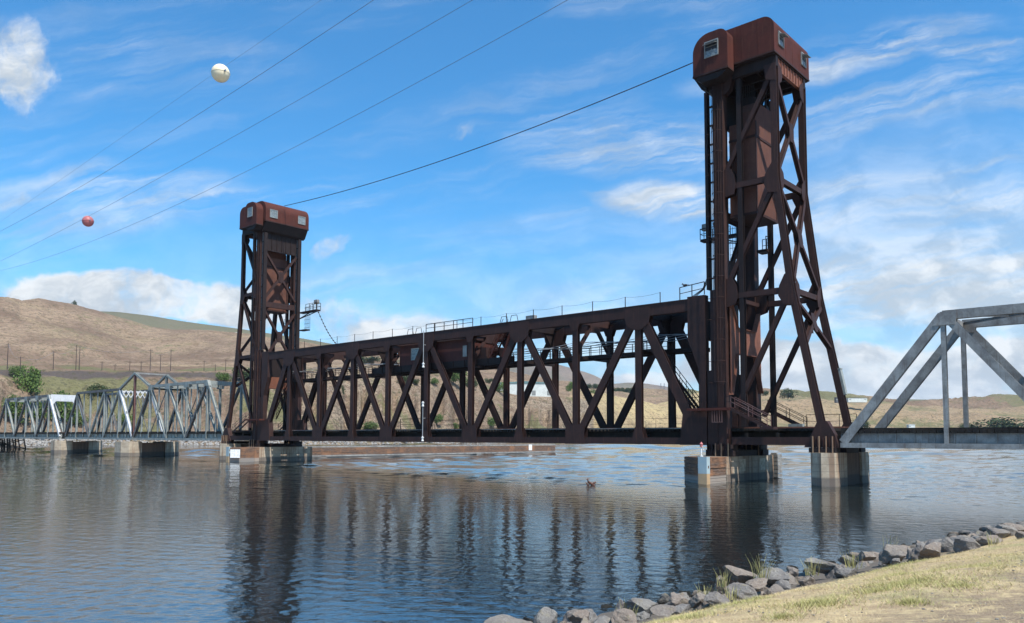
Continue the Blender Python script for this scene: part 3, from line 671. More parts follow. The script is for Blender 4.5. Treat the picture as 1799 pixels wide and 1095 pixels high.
    # counterweight: hangs inside the tower, moves by itself
    lo = (X(3.2), WY/2, 25.4)
    CW = thing('counterweight', lo, ('tall rusty counterweight hanging inside the near right lift tower' if near else 'brown counterweight hanging behind the crossed braces of the far left lift tower'), 'counterweight', 'counterweights in the lift towers')
    cw = MB(); a, b = min(X(2.02), X(4.66)), max(X(2.02), X(4.66))
    cw.poly([(a, y, z) for y, z in ((.85, 25.6), (5.7, 25.6), (5.7, 34.6), (.85, 34.6))], (0, 0, 0), (b-a, 0, 0))
    a2, b2 = min(X(2.75), X(4.66)), max(X(2.75), X(4.66)); cw.poly([(a2, y, z) for y, z in ((.85, 34.6), (5.7, 34.6), (5.7, 35.6), (5.1, 36.5), (1.45, 36.5), (.85, 35.6))], (0, 0, 0), (b2-a2, 0, 0))
    obj('body', cw, M['cw'], CW)
    rb = MB(); 
    for z in (25.42, 32.9): rb.box(a-.06, b+.06, .79, 5.76, z, z+.24)
    for q in (a, b):
        for y in (1.0, 5.5): rb.box(q-.05, q+.05, y-.12, y+.12, 25.66, 34.5)
    obj('rib', rb, M['rust'], CW)
    for y in (1.9, 4.7):
        lug = MB(); lug.poly([(X(2.8), y, 36.5), (X(4.4), y, 36.5), (X(4.2), y, 37.3), (X(3.0), y, 37.3)], (0, -.35, 0), (0, .35, 0)); LG = obj('rope_lug', lug, M['rust_dark'], CW)
        rp = MB()
        for q in range(6): rp.tube([(X(3.05+q*.22), y, 37.2), (X(3.05+q*.22), y, 39.2)], .035, 5)
        obj('rope', rp, M['cable'], LG)
    return T
tower(81.0, 1, 'tall brown steel lift tower on the right, nearest the shore', True)
tower(0.0, -1, 'smaller looking brown steel lift tower at the far left end of the raised span', False)

# ------------------------------------------------------------------ lift span
PX = [0, 8.11, 16.25, 24.5, 32.4, 40.35, 48.5, 56.65, 64.82, 72.99, 81]
LS = thing('lift_span', (40.5, WY/2, 3.45), 'dark brown steel truss span hanging between the two lift towers', 'bridge span')
TB, TT, ZB = 16.62, 17.78, 3.80
r = M['rust']
for y in (0, WY):
    c = MB(); c.box(.35, 80.4, y-.30, y-.24, TB, TT); c.box(.35, 80.4, y+.24, y+.30, TB, TT); c.box(.35, 80.4, y-.36, y+.36, TT, TT+.05)
    c.box(.35, 80.4, y-.24, y+.24, TB+.5, TB+.55); c.box(.35, 80.4, y-.33, y+.33, TB-.03, TB-.001) if False else None
    obj('top_chord', c, r, LS)
    c = MB(); c.box(1.2, 79.8, y-.30, y-.24, 3.45, 4.14); c.box(1.2, 79.8, y+.24, y+.30, 3.45, 4.14); c.box(1.2, 79.8, y-.24, y+.24, 3.52, 3.57); c.box(1.2, 79.8, y-.24, y+.24, 4.03, 4.08)
    obj('bottom_chord', c, r, LS)
    for i in range(1, 10):
        p = MB(); p.hsec((PX[i], y, 4.1), (PX[i], y, TB+.1), .44, .74, .05); obj('post', p, r, LS)
    for i in range(0, 10):
        odd = i if i % 2 else i+1; ev = i+1 if i % 2 else i
        xo, xe = PX[odd], PX[ev]; sgn = 1 if xe > xo else -1
        top = (xo+sgn*.35, y, TB+.2); bot = (xe-sgn*(.35 if ev not in (0, 10) else 1.55), y, 4.3 if ev not in (0, 10) else 4.9)
        p = MB(); p.hsec(top, bot, .50 if ev in (0, 10) else .40, 1.0 if ev in (0, 10) else .80, .06)
        obj('end_post' if ev in (0, 10) else 'diagonal', p, r, LS)
    gu = MB()
    for i in range(1, 10):
        x = PX[i]
        if i % 2: pls = [[(x-1.55, TB-.02), (x-1.35, TB-.75), (x-.5, TB-1.35), (x+.5, TB-1.35), (x+1.35, TB-.75), (x+1.55, TB-.02), (x+1.55, TT-.15), (x-1.55, TT-.15)], [(x-.75, 4.0), (x-.38, 5.2), (x+.38, 5.2), (x+.75, 4.0), (x+.75, 3.6), (x-.75, 3.6)]]
        else: pls = [[(x-1.3, 3.42), (x-1.3, 5.0), (x-1.05, 5.55), (x+1.05, 5.55), (x+1.3, 5.0), (x+1.3, 3.42)], [(x-.8, TB+.3), (x-.4, TB-.7), (x+.4, TB-.7), (x+.8, TB+.3)]]
        for pl in pls: gu = MB(); gu.poly([(a, y, b) for a, b in pl], (0, -.335, 0), (0, -.305, 0)); gu.poly([(a, y, b) for a, b in pl], (0, .305, 0), (0, .335, 0)); obj('gusset_plate', gu, r, LS)
    for X0, sg in ((81, 1), (0, -1)):
        X = lambda s: X0+sg*s
        e = MB(); e.poly([(X(a), y, b) for a, b in ((-2.15, 13.8), (-2.15, TT+.25), (-.25, TT+.25), (-.25, 5.6), (-1.0, 5.6), (-1.0, 10.8))], (0, -.37, 0), (0, .37, 0)); obj('lifting_girder', e, r, LS)
        e = MB(); e.poly([(X(a), y, b) for a, b in ((-3.15, 3.42), (-2.75, 6.9), (-.2, 6.9), (-.2, 3.42))], (0, -.38, 0), (0, .38, 0)); obj('end_gusset', e, r, LS)
for X0, sg in ((81, 1), (0, -1)):
    X = lambda s: X0+sg*s
    e = MB(); e.box(min(X(-1.6), X(-1.3)), max(X(-1.6), X(-1.3)), .38, WY-.38, 13.9, TT+.1); obj('end_cross_girder', e, M['rust_dark'], LS)
# sway frames: inverted V at even posts, deep brackets at odd ones
for i in range(1, 10):
    x = PX[i]; mb = MB()
    mb.hsec((x, .3, TB+.55), (x, WY-.3, TB+.55), .4, .8, .05, (1, 0, 0))
    if i % 2 == 0:
        for y, y2 in ((.25, WY/2-.5), (WY-.25, WY/2+.5)): mb.hsec((x, y, 13.75), (x, y2, 16.6), .34, .36, .05, (1, 0, 0))
        mb.box(x-.22, x+.22, WY/2-.85, WY/2+.85, 16.05, 17.0)
        for y, d in ((.22, 1), (WY-.22, -1)): mb.poly([(x, y, 12.9), (x, y, 14.8), (x, y+d*.6, 14.4), (x, y+d*.6, 13.2)], (.18, 0, 0), (.22, 0, 0))
        obj('sway_brace', mb, M['rust'], LS)
    else:
        for y, d in ((.25, 1), (WY-.25, -1)): mb.poly([(x, y, 14.2), (x, y, TB+.3), (x, y+d*2.0, TB+.3), (x, y+d*.5, 15.0)], (-.06, 0, 0), (.06, 0, 0))
        obj('sway_bracket', mb, M['rust_dark'], LS)
    hb = MB(); hb.hsec((x, .3, 13.0), (x, WY-.3, 13.0), .3, .34, .05, (1, 0, 0)); obj('cross_strut', hb, M['rust_dark'], LS)
lb = MB()
for i in range(0, 10):
    a, b = PX[i], PX[i+1]
    lb.hsec((a+.3, .4, TB+.75), (b-.3, WY-.4, TB+.75), .3, .3, .05, (0, 0, 1)); lb.hsec((a+.3, WY-.4, TB+.70), (b-.3, .4, TB+.70), .28, .26, .05, (0, 0, 1))
obj('top_lateral_bracing', lb, M['rust_dark'], LS)
for i in range(1, 10): fb_ = MB(); fb_.box(PX[i]-.2, PX[i]+.2, .3, WY-.3, 3.62, 4.5); obj('floor_beam', fb_, M['black'], LS)
for y in (1.7, WY-1.7): stg = MB(); stg.box(.4, 80.5, y-.2, y+.2, 3.9, 4.78); obj('deck_stringer', stg, M['black'], LS)
tk = MB()
for i in range(160): tk.box(.5+i*.5-.13, .5+i*.5+.13, .62, WY-.62, 4.79, 5.02)
TK = obj('track_ties', tk, M['black'], LS)
rl2 = MB()
for y in (WY/2-.75, WY/2+.75): rl2.box(.3, 80.7, y-.035, y+.035, 5.02, 5.18)
obj('rail', rl2, M['rust_web'], TK)
for y in (.55, WY-.55): gk = MB(); gk.box(.5, 80.4, y-.05, y+.05, 5.025, 5.09); obj('guard_timber', gk, M['grey_dirty'], LS)
dr = MB(); rail(dr, [(35.6, -.42, 5.05), (41.6, -.42, 5.05)], 1.45, .035, step=6); rail(dr, [(41.9, -.42, 5.05), (47.5, -.42, 5.05)], 1.2, .035, step=6)
obj('deck_railing', dr, M['rust_dark'], LS)
dr = MB()
for hh in (1.2, .6): dr.tube([(2, WY+.5, 5.05+hh), (79, WY+.5, 5.05+hh)], .015, 4)
for i in range(30): dr.tube([(3+i*2.6, WY+.5, 5.0), (3+i*2.6, WY+.5, 6.25)], .02, 4)
obj('wire_handrail', dr, M['cable'], LS)
# walkway inside the truss with railings and conduits
wk = MB(); wk.box(2.0, 33.6, 2.2, 4.0, 13.18, 13.32); wk.box(47.2, 79.0, 2.2, 4.0, 13.18, 13.32)
for y in (2.3, 3.9): wk.box(2.0, 79.0, y-.08, y+.08, 12.9, 13.17)
WK = obj('walkway', wk, M['rust_dark'], LS)
for a, b in ((2.2, 33.4), (47.6, 74.0)):
    rr = MB(); rail(rr, [(a, 2.24, 13.32), (b, 2.24, 13.32)], 1.1, .035, step=1.5); rail(rr, [(a, 3.96, 13.32), (b, 3.96, 13.32)], 1.1, .03, step=1.5); obj('railing', rr, M['rust_dark'], WK)
cn_ = MB(); random.seed(3)
for k in range(5):
    pts = [(2+i*2.2, 4.2+.1*k, 14.6+.12*k+.22*math.sin(i*1.3+k)) for i in range(36)]; cn_.tube(pts, .035, 5)
obj('power_conduits', cn_, M['galv'], LS)
# machinery house on the span
mh = MB(); mh.box(33.9, 47.1, .75, 5.8, 13.85, 16.5); MH = obj('machinery_house', mh, M['span_house'], LS)
sk = MB(); sk.box(28.0, 55.0, .68, .80, 13.0, 13.84); sk.box(28.0, 55.0, 5.7, 5.82, 13.0, 13.84); sk.box(33.8, 47.2, .80, 5.7, 13.2, 13.7)
for i in range(14): sk.box(28.1+i*2.05, 28.2+i*2.05, .60, .68, 13.0, 13.84)
obj('skirt_girder', sk, M['rust_dark'], MH)
rf = MB(); rf.poly([(33.7, .6, 16.5), (33.7, 5.95, 16.5), (33.7, 5.95, 16.55), (33.7, 3.3, 16.78), (33.7, .6, 16.55)], (0, 0, 0), (13.6, 0, 0)); obj('roof', rf, M['rust'], MH)
window(MH, (37.4, .72, 15.25), (1, 0, 0), 2.0, 1.5, (0, -1, 0), False, (3, 3))
sp = MB(); sp.box(46.3, 47.0, .66, .74, 14.3, 15.7); obj('notice_board', sp, M['grey_dirty'], MH)
# machinery and steps beyond the house
mc = MB(); mc.box(48.6, 50.0, 1.2, 2.1, 13.85, 14.2); mc.box(48.9, 49.8, 1.3, 2.0, 14.2, 15.3); mc.tube([(48.2, 1.3, 13.9), (48.2, 1.3, 15.6)], .12, 8); mc.tube([(49, 2.6, 14.8), (51.4, 2.6, 14.8)], .5, 12); mc.box(51.6, 52.4, 1.8, 3.2, 13.4, 15.0)
obj('hoist_machinery', mc, M['rust'], LS)
st = MB(); stair(st, (52.9, 1.5, 17.6), (50.3, 1.5, 13.5), .9); stair(st, (54.4, 1.2, 17.6), (52.6, 1.2, 13.5), .4); SR = obj('stair', st, M['rust_red'], LS)
hr = MB()
for o in (-.45, .45):
    for hh in (.95, .5): hr.beam((52.9, 1.5+o, 17.6+hh), (50.3, 1.5+o, 13.5+hh), .05, .05)
obj('railing', hr, M['rust_red'], SR)
for (a, b, y) in (((74.0, 13.3), (79.0, 7.1), 1.1), ((7.0, 13.3), (2.0, 7.1), 1.1)):
    st = MB(); stair(st, (a[0], y, a[1]), (b[0], y, b[1]), .85); SR = obj('stair', st, M['rust'], LS)
    hr = MB()
    for o in (-.42, .42):
        for hh in (1.05, .55): hr.beam((a[0], y+o, a[1]+hh), (b[0], y+o, b[1]+hh), .06, .06)
        for q in range(8): t = q/7; x = a[0]+(b[0]-a[0])*t; z = a[1]+(b[1]-a[1])*t; hr.beam((x, y+o, z), (x, y+o, z+1.05), .05, .05, (1, 0, 0))
    obj('railing', hr, M['rust_dark'], SR)
    ld = MB(); x0 = a[0]+(-.9 if a[0] > 40 else .9)
    ld.box(min(x0, x0+1.8*(1 if a[0] > 40 else -1)), max(x0, x0+1.8*(1 if a[0] > 40 else -1)), .6, 2.2, 13.14, 13.3)
    obj('stair_landing', ld, M['rust_dark'], LS)
# railings on top of the near chord
for i in range(18):
    x = 4.0+i*4.22
    s_ = MB(); s_.tube([(x, -.30, TT-.2), (x, -.30, TT+1.12)], .045, 6); obj('stanchion', s_, M['rust_dark'], LS)
    s_ = MB(); s_.tube([(x, WY+.30, TT-.2), (x, WY+.30, TT+1.12)], .035, 6); obj('stanchion', s_, M['rust_dark'], LS)
sw = MB()
for y in (-.30, WY+.30):
    for i in range(17): x = 4+i*4.22; sw.tube([(x+4.22*t/4, y, TT+1.08-.16*math.sin(math.pi*t/4)) for t in range(5)], .012, 4)
obj('safety_wire', sw, M['cable'], LS)
for p_, h_, st_ in (([(40.4, -.3, TT+.05), (49.0, -.3, TT+.05)], 1.05, 1.7), ([(78.0, -.3, TT+.05), (80.7, -.3, TT+.3)], 1.25, 1.3), ([(78.0, WY+.3, TT+.05), (80.7, WY+.3, TT+.3)], 1.25, 1.3)):
    tr = MB(); rail(tr, p_, h_, .035, step=st_); obj('chord_railing', tr, M['rust_dark'], LS)
for x in (36.6, 38.3, 53.6, 55.2): tr = MB(); tr.tube([(x, -.3, TT), (x+.25, -.3, TT+.75), (x+1.1, -.3, TT+.75), (x+1.3, -.3, TT)], .04, 5); obj('hatch_hoop', tr, M['rust_dark'], LS)
bx = MB(); bx.box(57.6, 58.9, -.2, .3, TT+.05, TT+.5); obj('cable_box', bx, M['grey_dirty'], LS)
rp = MB()
for q in range(4): rp.tube([(79.0+.1*q, -.2+q*.1, TT+.1), (80.4, -.1+q*.1, TT+.9), (81.1, -.2+q*.15, TT+2.2)], .03, 5)
obj('loose_ropes', rp, M['cable'], LS)
# pier-side navigation lights on pipes
def navlight(x, y, za, zb, label):
    t = thing('navigation_light', (x, y, za), label, 'signal light', 'navigation lights on pipes at mid span')
    p = MB(); p.tube([(x, y, za), (x, y, zb)], .05, 8); p.tube([(x, y, (za+zb)/2+.4), (x, y+.45, (za+zb)/2+.4)], .04, 6); obj('pipe', p, M['galv'], t)
    for z in ([za] if za > 10 else [za, zb]):
        l = MB(); l.tube([(x, y, z-.32), (x, y, z-.2)], .17, 10); l.tube([(x, y, z-.2), (x, y, z+.1)], .12, 10); l.tube([(x, y, z+.1), (x, y, z+.2)], .19, 10); l.ball((x, y, z+.24), .1, 8, 6); obj('lamp', l, M['white'], t)
navlight(40.4, -.72, 13.5, 18.0, 'upper pale pipe with a lamp at its foot, fixed at mid span')
navlight(40.4, -.72, 3.9, 8.4, 'lower pale pipe with a lamp at each end, fixed at mid span')
# festoon cable from the far tower to the span, and the cable joining the tower tops
f = MB(); pts = []
for i in range(31):
    t = i/30; pts.append(Vector((4.5+(12.6-4.5)*t, 7.4-.6*t, 25.4+(18.0-25.4)*t-1.0*math.sin(math.pi*t)*.9)))
f.tube(pts, .05, 6)
for i in range(1, 30):
    if i % 2: f.ball(pts[i], .13, 6, 4, (1.5, 1, .8))
tag(obj('festoon_cable', f, M['cable'], org=pts[0]), 'knotted black cable sagging from the far tower platform down to the raised span', 'cable')
f = MB(); A = Vector((80.2, -.9, 41.35)); B = Vector((1.02, 2.72, 43.1))
f.tube([A*(1-t)+B*t-Vector((0, 0, 4*1.35*t*(1-t))) for t in [i/40 for i in range(41)]], .05, 6)
tag(obj('tower_cable', f, M['cable'], org=A), 'single black cable strung between the tops of both lift towers', 'cable')

# ------------------------------------------------------------------ piers
def prism(pts, z0, z1): m_ = MB(); m_.poly([(a, b, z0) for a, b in pts], (0, 0, 0), (0, 0, z1-z0)); return m_
def planks(mb, a, b, z0, z1, th=.12, h=.3, proud=.06, seed=0):
    """horizontal boards on the face running from a to b"""
    rnd = random.Random(seed); a = Vector((*a, 0)); b = Vector((*b, 0)); n = (b-a).normalized().cross(Vector((0, 0, 1)))
    z = z0; Ln = (b-a).length
    while z < z1-.05:
        hh = min(h*rnd.uniform(.85, 1.15), z1-z); x = 0
        while x < Ln-.01:
            l = min(rnd.uniform(3.5, 6), Ln-x); o = proud+rnd.uniform(0, .07)
            p0 = a+(b-a)*(x/Ln)+n*o/2; p1 = a+(b-a)*((x+l-.02)/Ln)+n*o/2; mid = z+hh/2
            mb.beam(p0+Vector((0, 0, mid)), p1+Vector((0, 0, mid)), o+.1, hh-.025, n); x += l
        z += hh
    return mb
def front_pier(X0, sg, label, gl):
    X = lambda s: X0+sg*s; P = lambda l: [(X(a), b) for a, b in l]
    T = thing('bridge_pier', (X(1), WY/2, -2), label, 'bridge pier', gl)
    obj('shaft', prism(P([(-1.5, -1.2), (2.2, -1.2), (2.35, -.6), (2.35, 8.9), (-1.5, 8.9)]), -4, 2.38), M['concrete'], T)
    w = MB(); w.poly([(X(a), b, -3) for a, b in ((-1.6, -2.0), (1.35, -4.75), (2.05, -4.75), (2.05, -1.22), (-1.6, -1.22))], (0, 0, 0), (0, 0, 5.35))
    q = [(-1.6, -2.0), (1.35, -4.75), (2.05, -4.75), (2.05, -1.22)]
    for i, (a, b) in enumerate(((0, 1), (2, 3))):
        p, e = (X(q[a][0]), q[a][1]), (X(q[b][0]), q[b][1]); planks(w, *((p, e) if sg > 0 else (e, p)), -.4, 2.36, seed=i)
    F = obj('timber_fender', w, M['wood'], T)
    c = MB(); c.poly([(X(a), b, .9) for a, b in ((1.05, -4.62), (1.3, -4.92), (2.15, -4.92), (2.25, -4.5))], (0, 0, 0), (0, 0, 1.52)); obj('steel_corner', c, M['steel_blue'], F)
    c = MB(); c.poly([(X(a), b, -.5) for a, b in ((1.05, -4.62), (1.3, -4.92), (2.15, -4.92), (2.25, -4.5))], (0, 0, 0), (0, 0, 1.395)); obj('rusted_corner_foot', c, M['steel_rusty'], F)
    for y in (1.2, 5.6): s2 = MB(); s2.box(min(X(2.352), X(2.36)), max(X(2.352), X(2.36)), y, y+1.3, 0.95, 2.1); obj('pale_patch', s2, M['concrete_pale'], T)  # thin pale panels set on the side face of the pier
    fr = MB()
    for k in range(6): fr.box(min(X(1.9), X(2.75)), max(X(1.9), X(2.75)), 9.0, 10.1, .15+k*.4, .45+k*.4)
    fr.box(min(X(2.0), X(2.6)), max(X(2.0), X(2.6)), 9.1, 9.4, -3, 2.6); obj('crib_timbers', fr, M['grey_dirty'], T)
    for a_, b2, y0, y1, z1 in ((-1, 2.2, 1.0, 5.6, 2.95), (-.4, 1.8, 5.9, 7.6, 3.3)): cp = MB(); cp.box(min(X(a_), X(b2)), max(X(a_), X(b2)), y0, y1, 2.39, z1); obj('bearing_block', cp, M['rust_dark'], T)
    return T
front_pier(81, 1, 'wide concrete pier with orange timber fender under the near lift tower front', 'concrete bridge piers')
FP = front_pier(0, -1, 'concrete pier with timber nose and white board under the far lift tower', 'concrete bridge piers')
sb = MB(); sb.beam((-2.35, -4.0, 1.1), (-2.35, -2.2, 1.1), .05, 1.5, (1, 0, 0)); sb.v = [(a+.05, b, c) for a, b, c in sb.v]; 
n_ = MB(); p0 = Vector((.2, -3.72, 1.35)); p1 = Vector((-.95, -4.78, 1.35)); n_.beam(p0+Vector((.16, -.16, 0)), p1+Vector((.16, -.16, 0)), .05, 1.35, (1, -1, 0)); obj('white_board', n_, M['white'], FP)
def rear_pier(X0, sg, label):
    X = lambda s: X0+sg*s; P = lambda l: [(X(a), b) for a, b in l]
    T = thing('bridge_pier', (X(10.8), WY/2, -2), label, 'bridge pier', 'concrete bridge piers')
    obj('shaft', prism(P([(9.4, .9), (9.9, -.7), (11.0, -1.25), (12.0, -.8), (12.15, 1.75), (9.4, 1.75)]), -4, 2.86), M['concrete'], T)
    obj('web_wall', prism(P([(9.8, 1.76), (11.95, 1.76), (11.95, 5.6), (9.8, 5.6)]), -4, 2.8), M['stain'], T)
    obj('shaft', prism(P([(9.4, 5.61), (12.15, 5.61), (12.15, 7.6), (11.4, 8.4), (9.9, 8.4), (9.4, 7.6)]), -4, 2.86), M['concrete'], T)
    for a_, b2, y0, y1, z0 in ((9.7, 12, -.6, .6, 2.87), (9.7, 12, WY-.6, WY+.6, 2.87), (11, 12.1, 1.8, 4.9, 2.82)): b = MB(); b.box(min(X(a_), X(b2)), max(X(a_), X(b2)), y0, y1, z0, 3.3); obj('bearing_block', b, M['rust_dark'], T)
rear_pier(81, 1, 'pale angular concrete pier with brown stained middle, nearest right of the lift tower')
rear_pier(0, -1, 'grey concrete pier just left of the far lift tower with timber nose beside it')
def plain_pier(x, label, w=2.4, y0=-2.2, y1=8.8):
    T = thing('bridge_pier', (x, WY/2, -2), label, 'bridge pier', 'concrete bridge piers')
    obj('shaft', prism([(x-w, y0+1), (x-w*.5, y0), (x+w*.5, y0), (x+w, y0+1), (x+w, y0+3.6), (x-w, y0+3.6)], -4, 2.95), M['concrete'], T)
    obj('web_wall', prism([(x-w*.9, y0+3.61), (x+w*.9, y0+3.61), (x+w*.9, y1-3.6), (x-w*.9, y1-3.6)], -4, 2.7), M['stain'], T)
    obj('shaft', prism([(x-w, y1-3.59), (x+w, y1-3.59), (x+w, y1-1), (x+w*.5, y1), (x-w*.5, y1), (x-w, y1-1)], -4, 2.95), M['concrete'], T)
plain_pier(-49.2, 'broad stained concrete pier under the peaked middle of the grey swing span', 3.0, -3, 9)
plain_pier(-88.3, 'stained concrete pier under the white portal of the grey truss', 2.5, -2.2, 8.5)
# timber guide wall running upstream from the far pier
gw = MB(); planks(gw, (-8.4, 9.5), (-8.4, 87.7), -.4, 2.05, proud=.10, h=.34, seed=5); gw.box(-9.3, -8.4, 9.5, 87.7, -2, 1.98)
GW = thing('timber_guide_wall', (-8.8, 48, 0), 'long low brown timber guide wall in the water behind the raised span', 'timber wall')
obj('planking', gw, M['wood'], GW)
cp = MB(); cp.box(-9.4, -8.2, 9.4, 87.8, 2.07, 2.3); cp.box(-8.28, -8.1, 9.4, 87.8, .35, .6); obj('cap_timber', cp, M['grey_dirty'], GW)
bd = MB(); bd.box(-8.15, -8.1, 77.2, 78.4, .9, 2.3); obj('white_board', bd, M['white'], GW)
# small white light on the near pier
t = thing('pier_beacon', (82.2, -4.1, 2.38), 'small white and red beacon standing on the timber nose of the near pier', 'beacon')
b = MB(); b.tube([(82.2, -4.1, 2.36), (82.2, -4.1, 2.5)], .16, 10); b.tube([(82.2, -4.1, 2.5), (82.2, -4.1, 3.3)], .06, 8); b.tube([(82.2, -4.1, 2.7), (82.45, -4.1, 3.0), (82.3, -4.1, 3.4)], .03, 6); obj('post', b, M['white'], t)
b = MB(); b.tube([(82.2, -4.1, 3.3), (82.2, -4.1, 3.55)], .14, 10); b.tube([(82.2, -4.1, 3.55), (82.2, -4.1, 3.75)], .17, 10, .02); obj('lantern', b, M['ballp'], t)

# ------------------------------------------------------------------ grey truss spans
def truss(name, nodes_b, nodes_t, diags, label, cat, zt, zb=4.2, org=None, mt='grey', tall=None, posts=None, white=None, ends=(), grp='grey railroad truss spans', dm=.5, deckx=None, lace=False, zg=3.32):
    x0, x1 = deckx or (nodes_b[0], nodes_b[-1])
    T = thing(name, ((x0+x1)/2, WY/2, 3.4), label, cat, grp)
    for y in (0, WY):
        for a, b in zip(nodes_t[:-1], nodes_t[1:]):
            c = MB(); c.hsec((a, y, zt), (b, y, zt), .5, dm+.1, .05); obj('top_chord', c, M['grey_dark'] if a < -90 else M[mt], T)
        c = MB(); c.box(x0, x1, y-.28, y+.28, zg, zg+.42); obj('bottom_chord', c, M[mt], T)
        for (a, za), (b, zb_), mm in diags:
            c = MB(); c.hsec((a, y, za), (b, y, zb_), .46, dm+(.12 if mm in ('end', 'wend') else 0), .05, lace=lace and mm != 'end')
            o = obj('end_post' if mm in ('end', 'wend') else 'diagonal', c, M['grey_white'] if mm in ('w', 'wend') else (M['grey_dark'] if mm in ('end', 'd') and mt == 'grey' else (M['grey_dirty'] if mm in ('end', 'd') else M[mt])), T)
        for x in posts or nodes_b[1:-1]:
            c = MB(); c.hsec((x, y, zb-.6), (x, y, zt-.1), .4, .34, .04); obj('post', c, M[mt], T)
        for x in nodes_t:
            hip = -1 if x == nodes_t[0] else (1 if x == nodes_t[-1] else 0); e1, e2 = (.15 if hip < 0 else 1.1), (.15 if hip > 0 else 1.1)
            gu = MB(); gu.poly([(x-e1, y, zt+.27), (x-(.75 if hip < 0 else .9), y, zt-.8), (x+(.75 if hip > 0 else .9), y, zt-.8), (x+e2, y, zt+.27)], (0, -.28, 0), (0, .28, 0))
            obj('gusset_plate', gu, M[mt], T)
        gd = MB(); gd.box(x0, x1, y-.10 + (.3 if y == 0 else -.3), y+.10+(.3 if y == 0 else -.3), zg+.43, 4.55)
        n_ = int((x1-x0)/1.45)
        for i in range(n_+1): xx = x0+(x1-x0)*i/n_; gd.box(xx-.035, xx+.035, y+.08 if y == 0 else y-.44, y+.2 if y == 0 else y-.1, zg+.44, 4.5)
        obj('deck_girder', gd, M[mt], T)
    lb = MB()
    for a, b in zip(nodes_t[:-1], nodes_t[1:]):
        lb.hsec((a, .3, zt), (b, WY-.3, zt), .2, .22, .03, (0, 0, 1)); lb.hsec((a, WY-.3, zt-.02), (b, .3, zt-.02), .2, .20, .03, (0, 0, 1))
    for a in nodes_t: lb.hsec((a, .25, zt-.2), (a, WY-.25, zt-.2), .3, .7, .04, (1, 0, 0))
    obj('top_lateral_bracing', lb, M[mt], T)
    tk = MB(); n_ = int((x1-x0)/.5)
    for i in range(n_): tk.box(x0+i*.5+.01, x0+i*.5+.46, .05 if zt < 13.95 else -.1, WY-.05, 4.57, 4.84)
    for y in (.12, WY-.12): tk.box(x0, x1, y-.12, y+.12, 4.85, 5.0)
    TK = obj('track_ties', tk, M['black'], T); rl = MB()
    for y in (WY/2-.75, WY/2+.75): rl.box(x0, x1, y-.035, y+.035, 4.85, 5.0)
    obj('rail', rl, M['rust_web'], TK)
    return T
zt = 13.95
nb = [93.3, 101.5, 109.6, 117.7, 125.8, 133.9]
truss('truss_span', nb, nb[1:-1], [((93.5, 3.75), (101.5, zt), 'end'), ((101.7, zt-.1), (109.5, 4), 'd'), ((109.7, 4), (117.6, zt-.1), 'd'), ((117.8, zt-.1), (125.7, 4), 'd'), ((133.7, 3.8), (125.8, zt), 'end')],
      'weathered grey truss span running off the right edge', 'bridge span', zt, mt='grey_dirty', dm=.62)
zt = 14.0
def side(sgn):
    c = -49.2; h = [c+sgn*7.4, c+sgn*15.2, c+sgn*23, c+sgn*30.9]; e = c+sgn*37.3
    w = 'w' if sgn < 0 else 'd'
    return h, [((c+sgn*.4, 4), (h[0], zt), 'wend' if sgn < 0 else 'end'), ((h[0], zt), (h[1], 3.6), 'g'), ((h[1], zt), (h[2], 3.6), 'g'), ((h[3], zt), (h[2], 3.6), 'd'), ((h[3], zt), (e, 4), 'end' if sgn < 0 else 'g'), ((h[0], zt), (c, 17.1), 'g')], e
hl, dl, el = side(-1); hr_, dr_, er = side(1)
SW = truss('swing_span', [el]+hl[::-1]+hr_+[er], hr_, dl+dr_, 'old grey swing span with a raised peak over its middle pier', 'bridge span', zt, mt='grey', posts=hl+hr_[:]+[-49.2], deckx=(el, er), dm=.42)
for y in (0, WY):
    for a, b in zip(hl[::-1][:-1], hl[::-1][1:]): c = MB(); c.hsec((a, y, zt), (b, y, zt), .5, .5, .05); obj('top_chord', c, M['grey_dark'], SW)
    c = MB(); c.hsec((-49.2, y, 4), (-49.2, y, 17.2), .4, .45, .05); obj('centre_post', c, M['grey_rust'] if y == 0 else M['grey'], SW)
for y in (0, WY):
    for a, b in zip([el]+hl[::-1], hl[::-1]+[-49.2]):
        c = MB(); c.beam(((a+b)/2, y, 4), ((a+b)/2, y, 9.3 if a == el or b == -49.2 else zt), .2, .18); obj('sub_post', c, M['grey'], SW)
    for a, b in zip([-49.2]+hr_, hr_+[er]):
        c = MB(); c.beam(((a+b)/2, y, 4), ((a+b)/2, y, 9.3 if a == -49.2 or b == er else zt), .2, .18); obj('sub_post', c, M['grey'], SW)
    for a, b in ((hl[2], hl[3]), (hl[0], hl[1]), (hr_[0], hr_[1]), (hr_[2], hr_[3])):
        c = MB(); c.beam((a, y, 4), (b, y, zt), .12, .16); obj('tie_rod', c, M['grey_dark'], SW)
lc = MB()
for z0 in (12.3, 13.9): lc.beam((-56.6, .3, z0), (-56.6, WY-.3, z0), .12, .12)
for i in range(6):
    y0 = .3+i*(WY-.6)/6; y1 = y0+(WY-.6)/6; lc.beam((-56.6, y0, 12.3 if i % 2 else 13.9), (-56.6, y1, 13.9 if i % 2 else 12.3), .1, .16, (1, 0, 0)); lc.beam((-56.6, y0, 13.9 if i % 2 else 12.3), (-56.6, y1, 12.3 if i % 2 else 13.9), .08, .16, (1, 0, 0))
for x in (-41.8, -56.9):
    lc.hsec((x, .3, zt-.4), (x, WY-.3, zt-.4), .3, .3, .04, (1, 0, 0), lace=False)
obj('laced_portal', lc, M['grey_white'], SW)
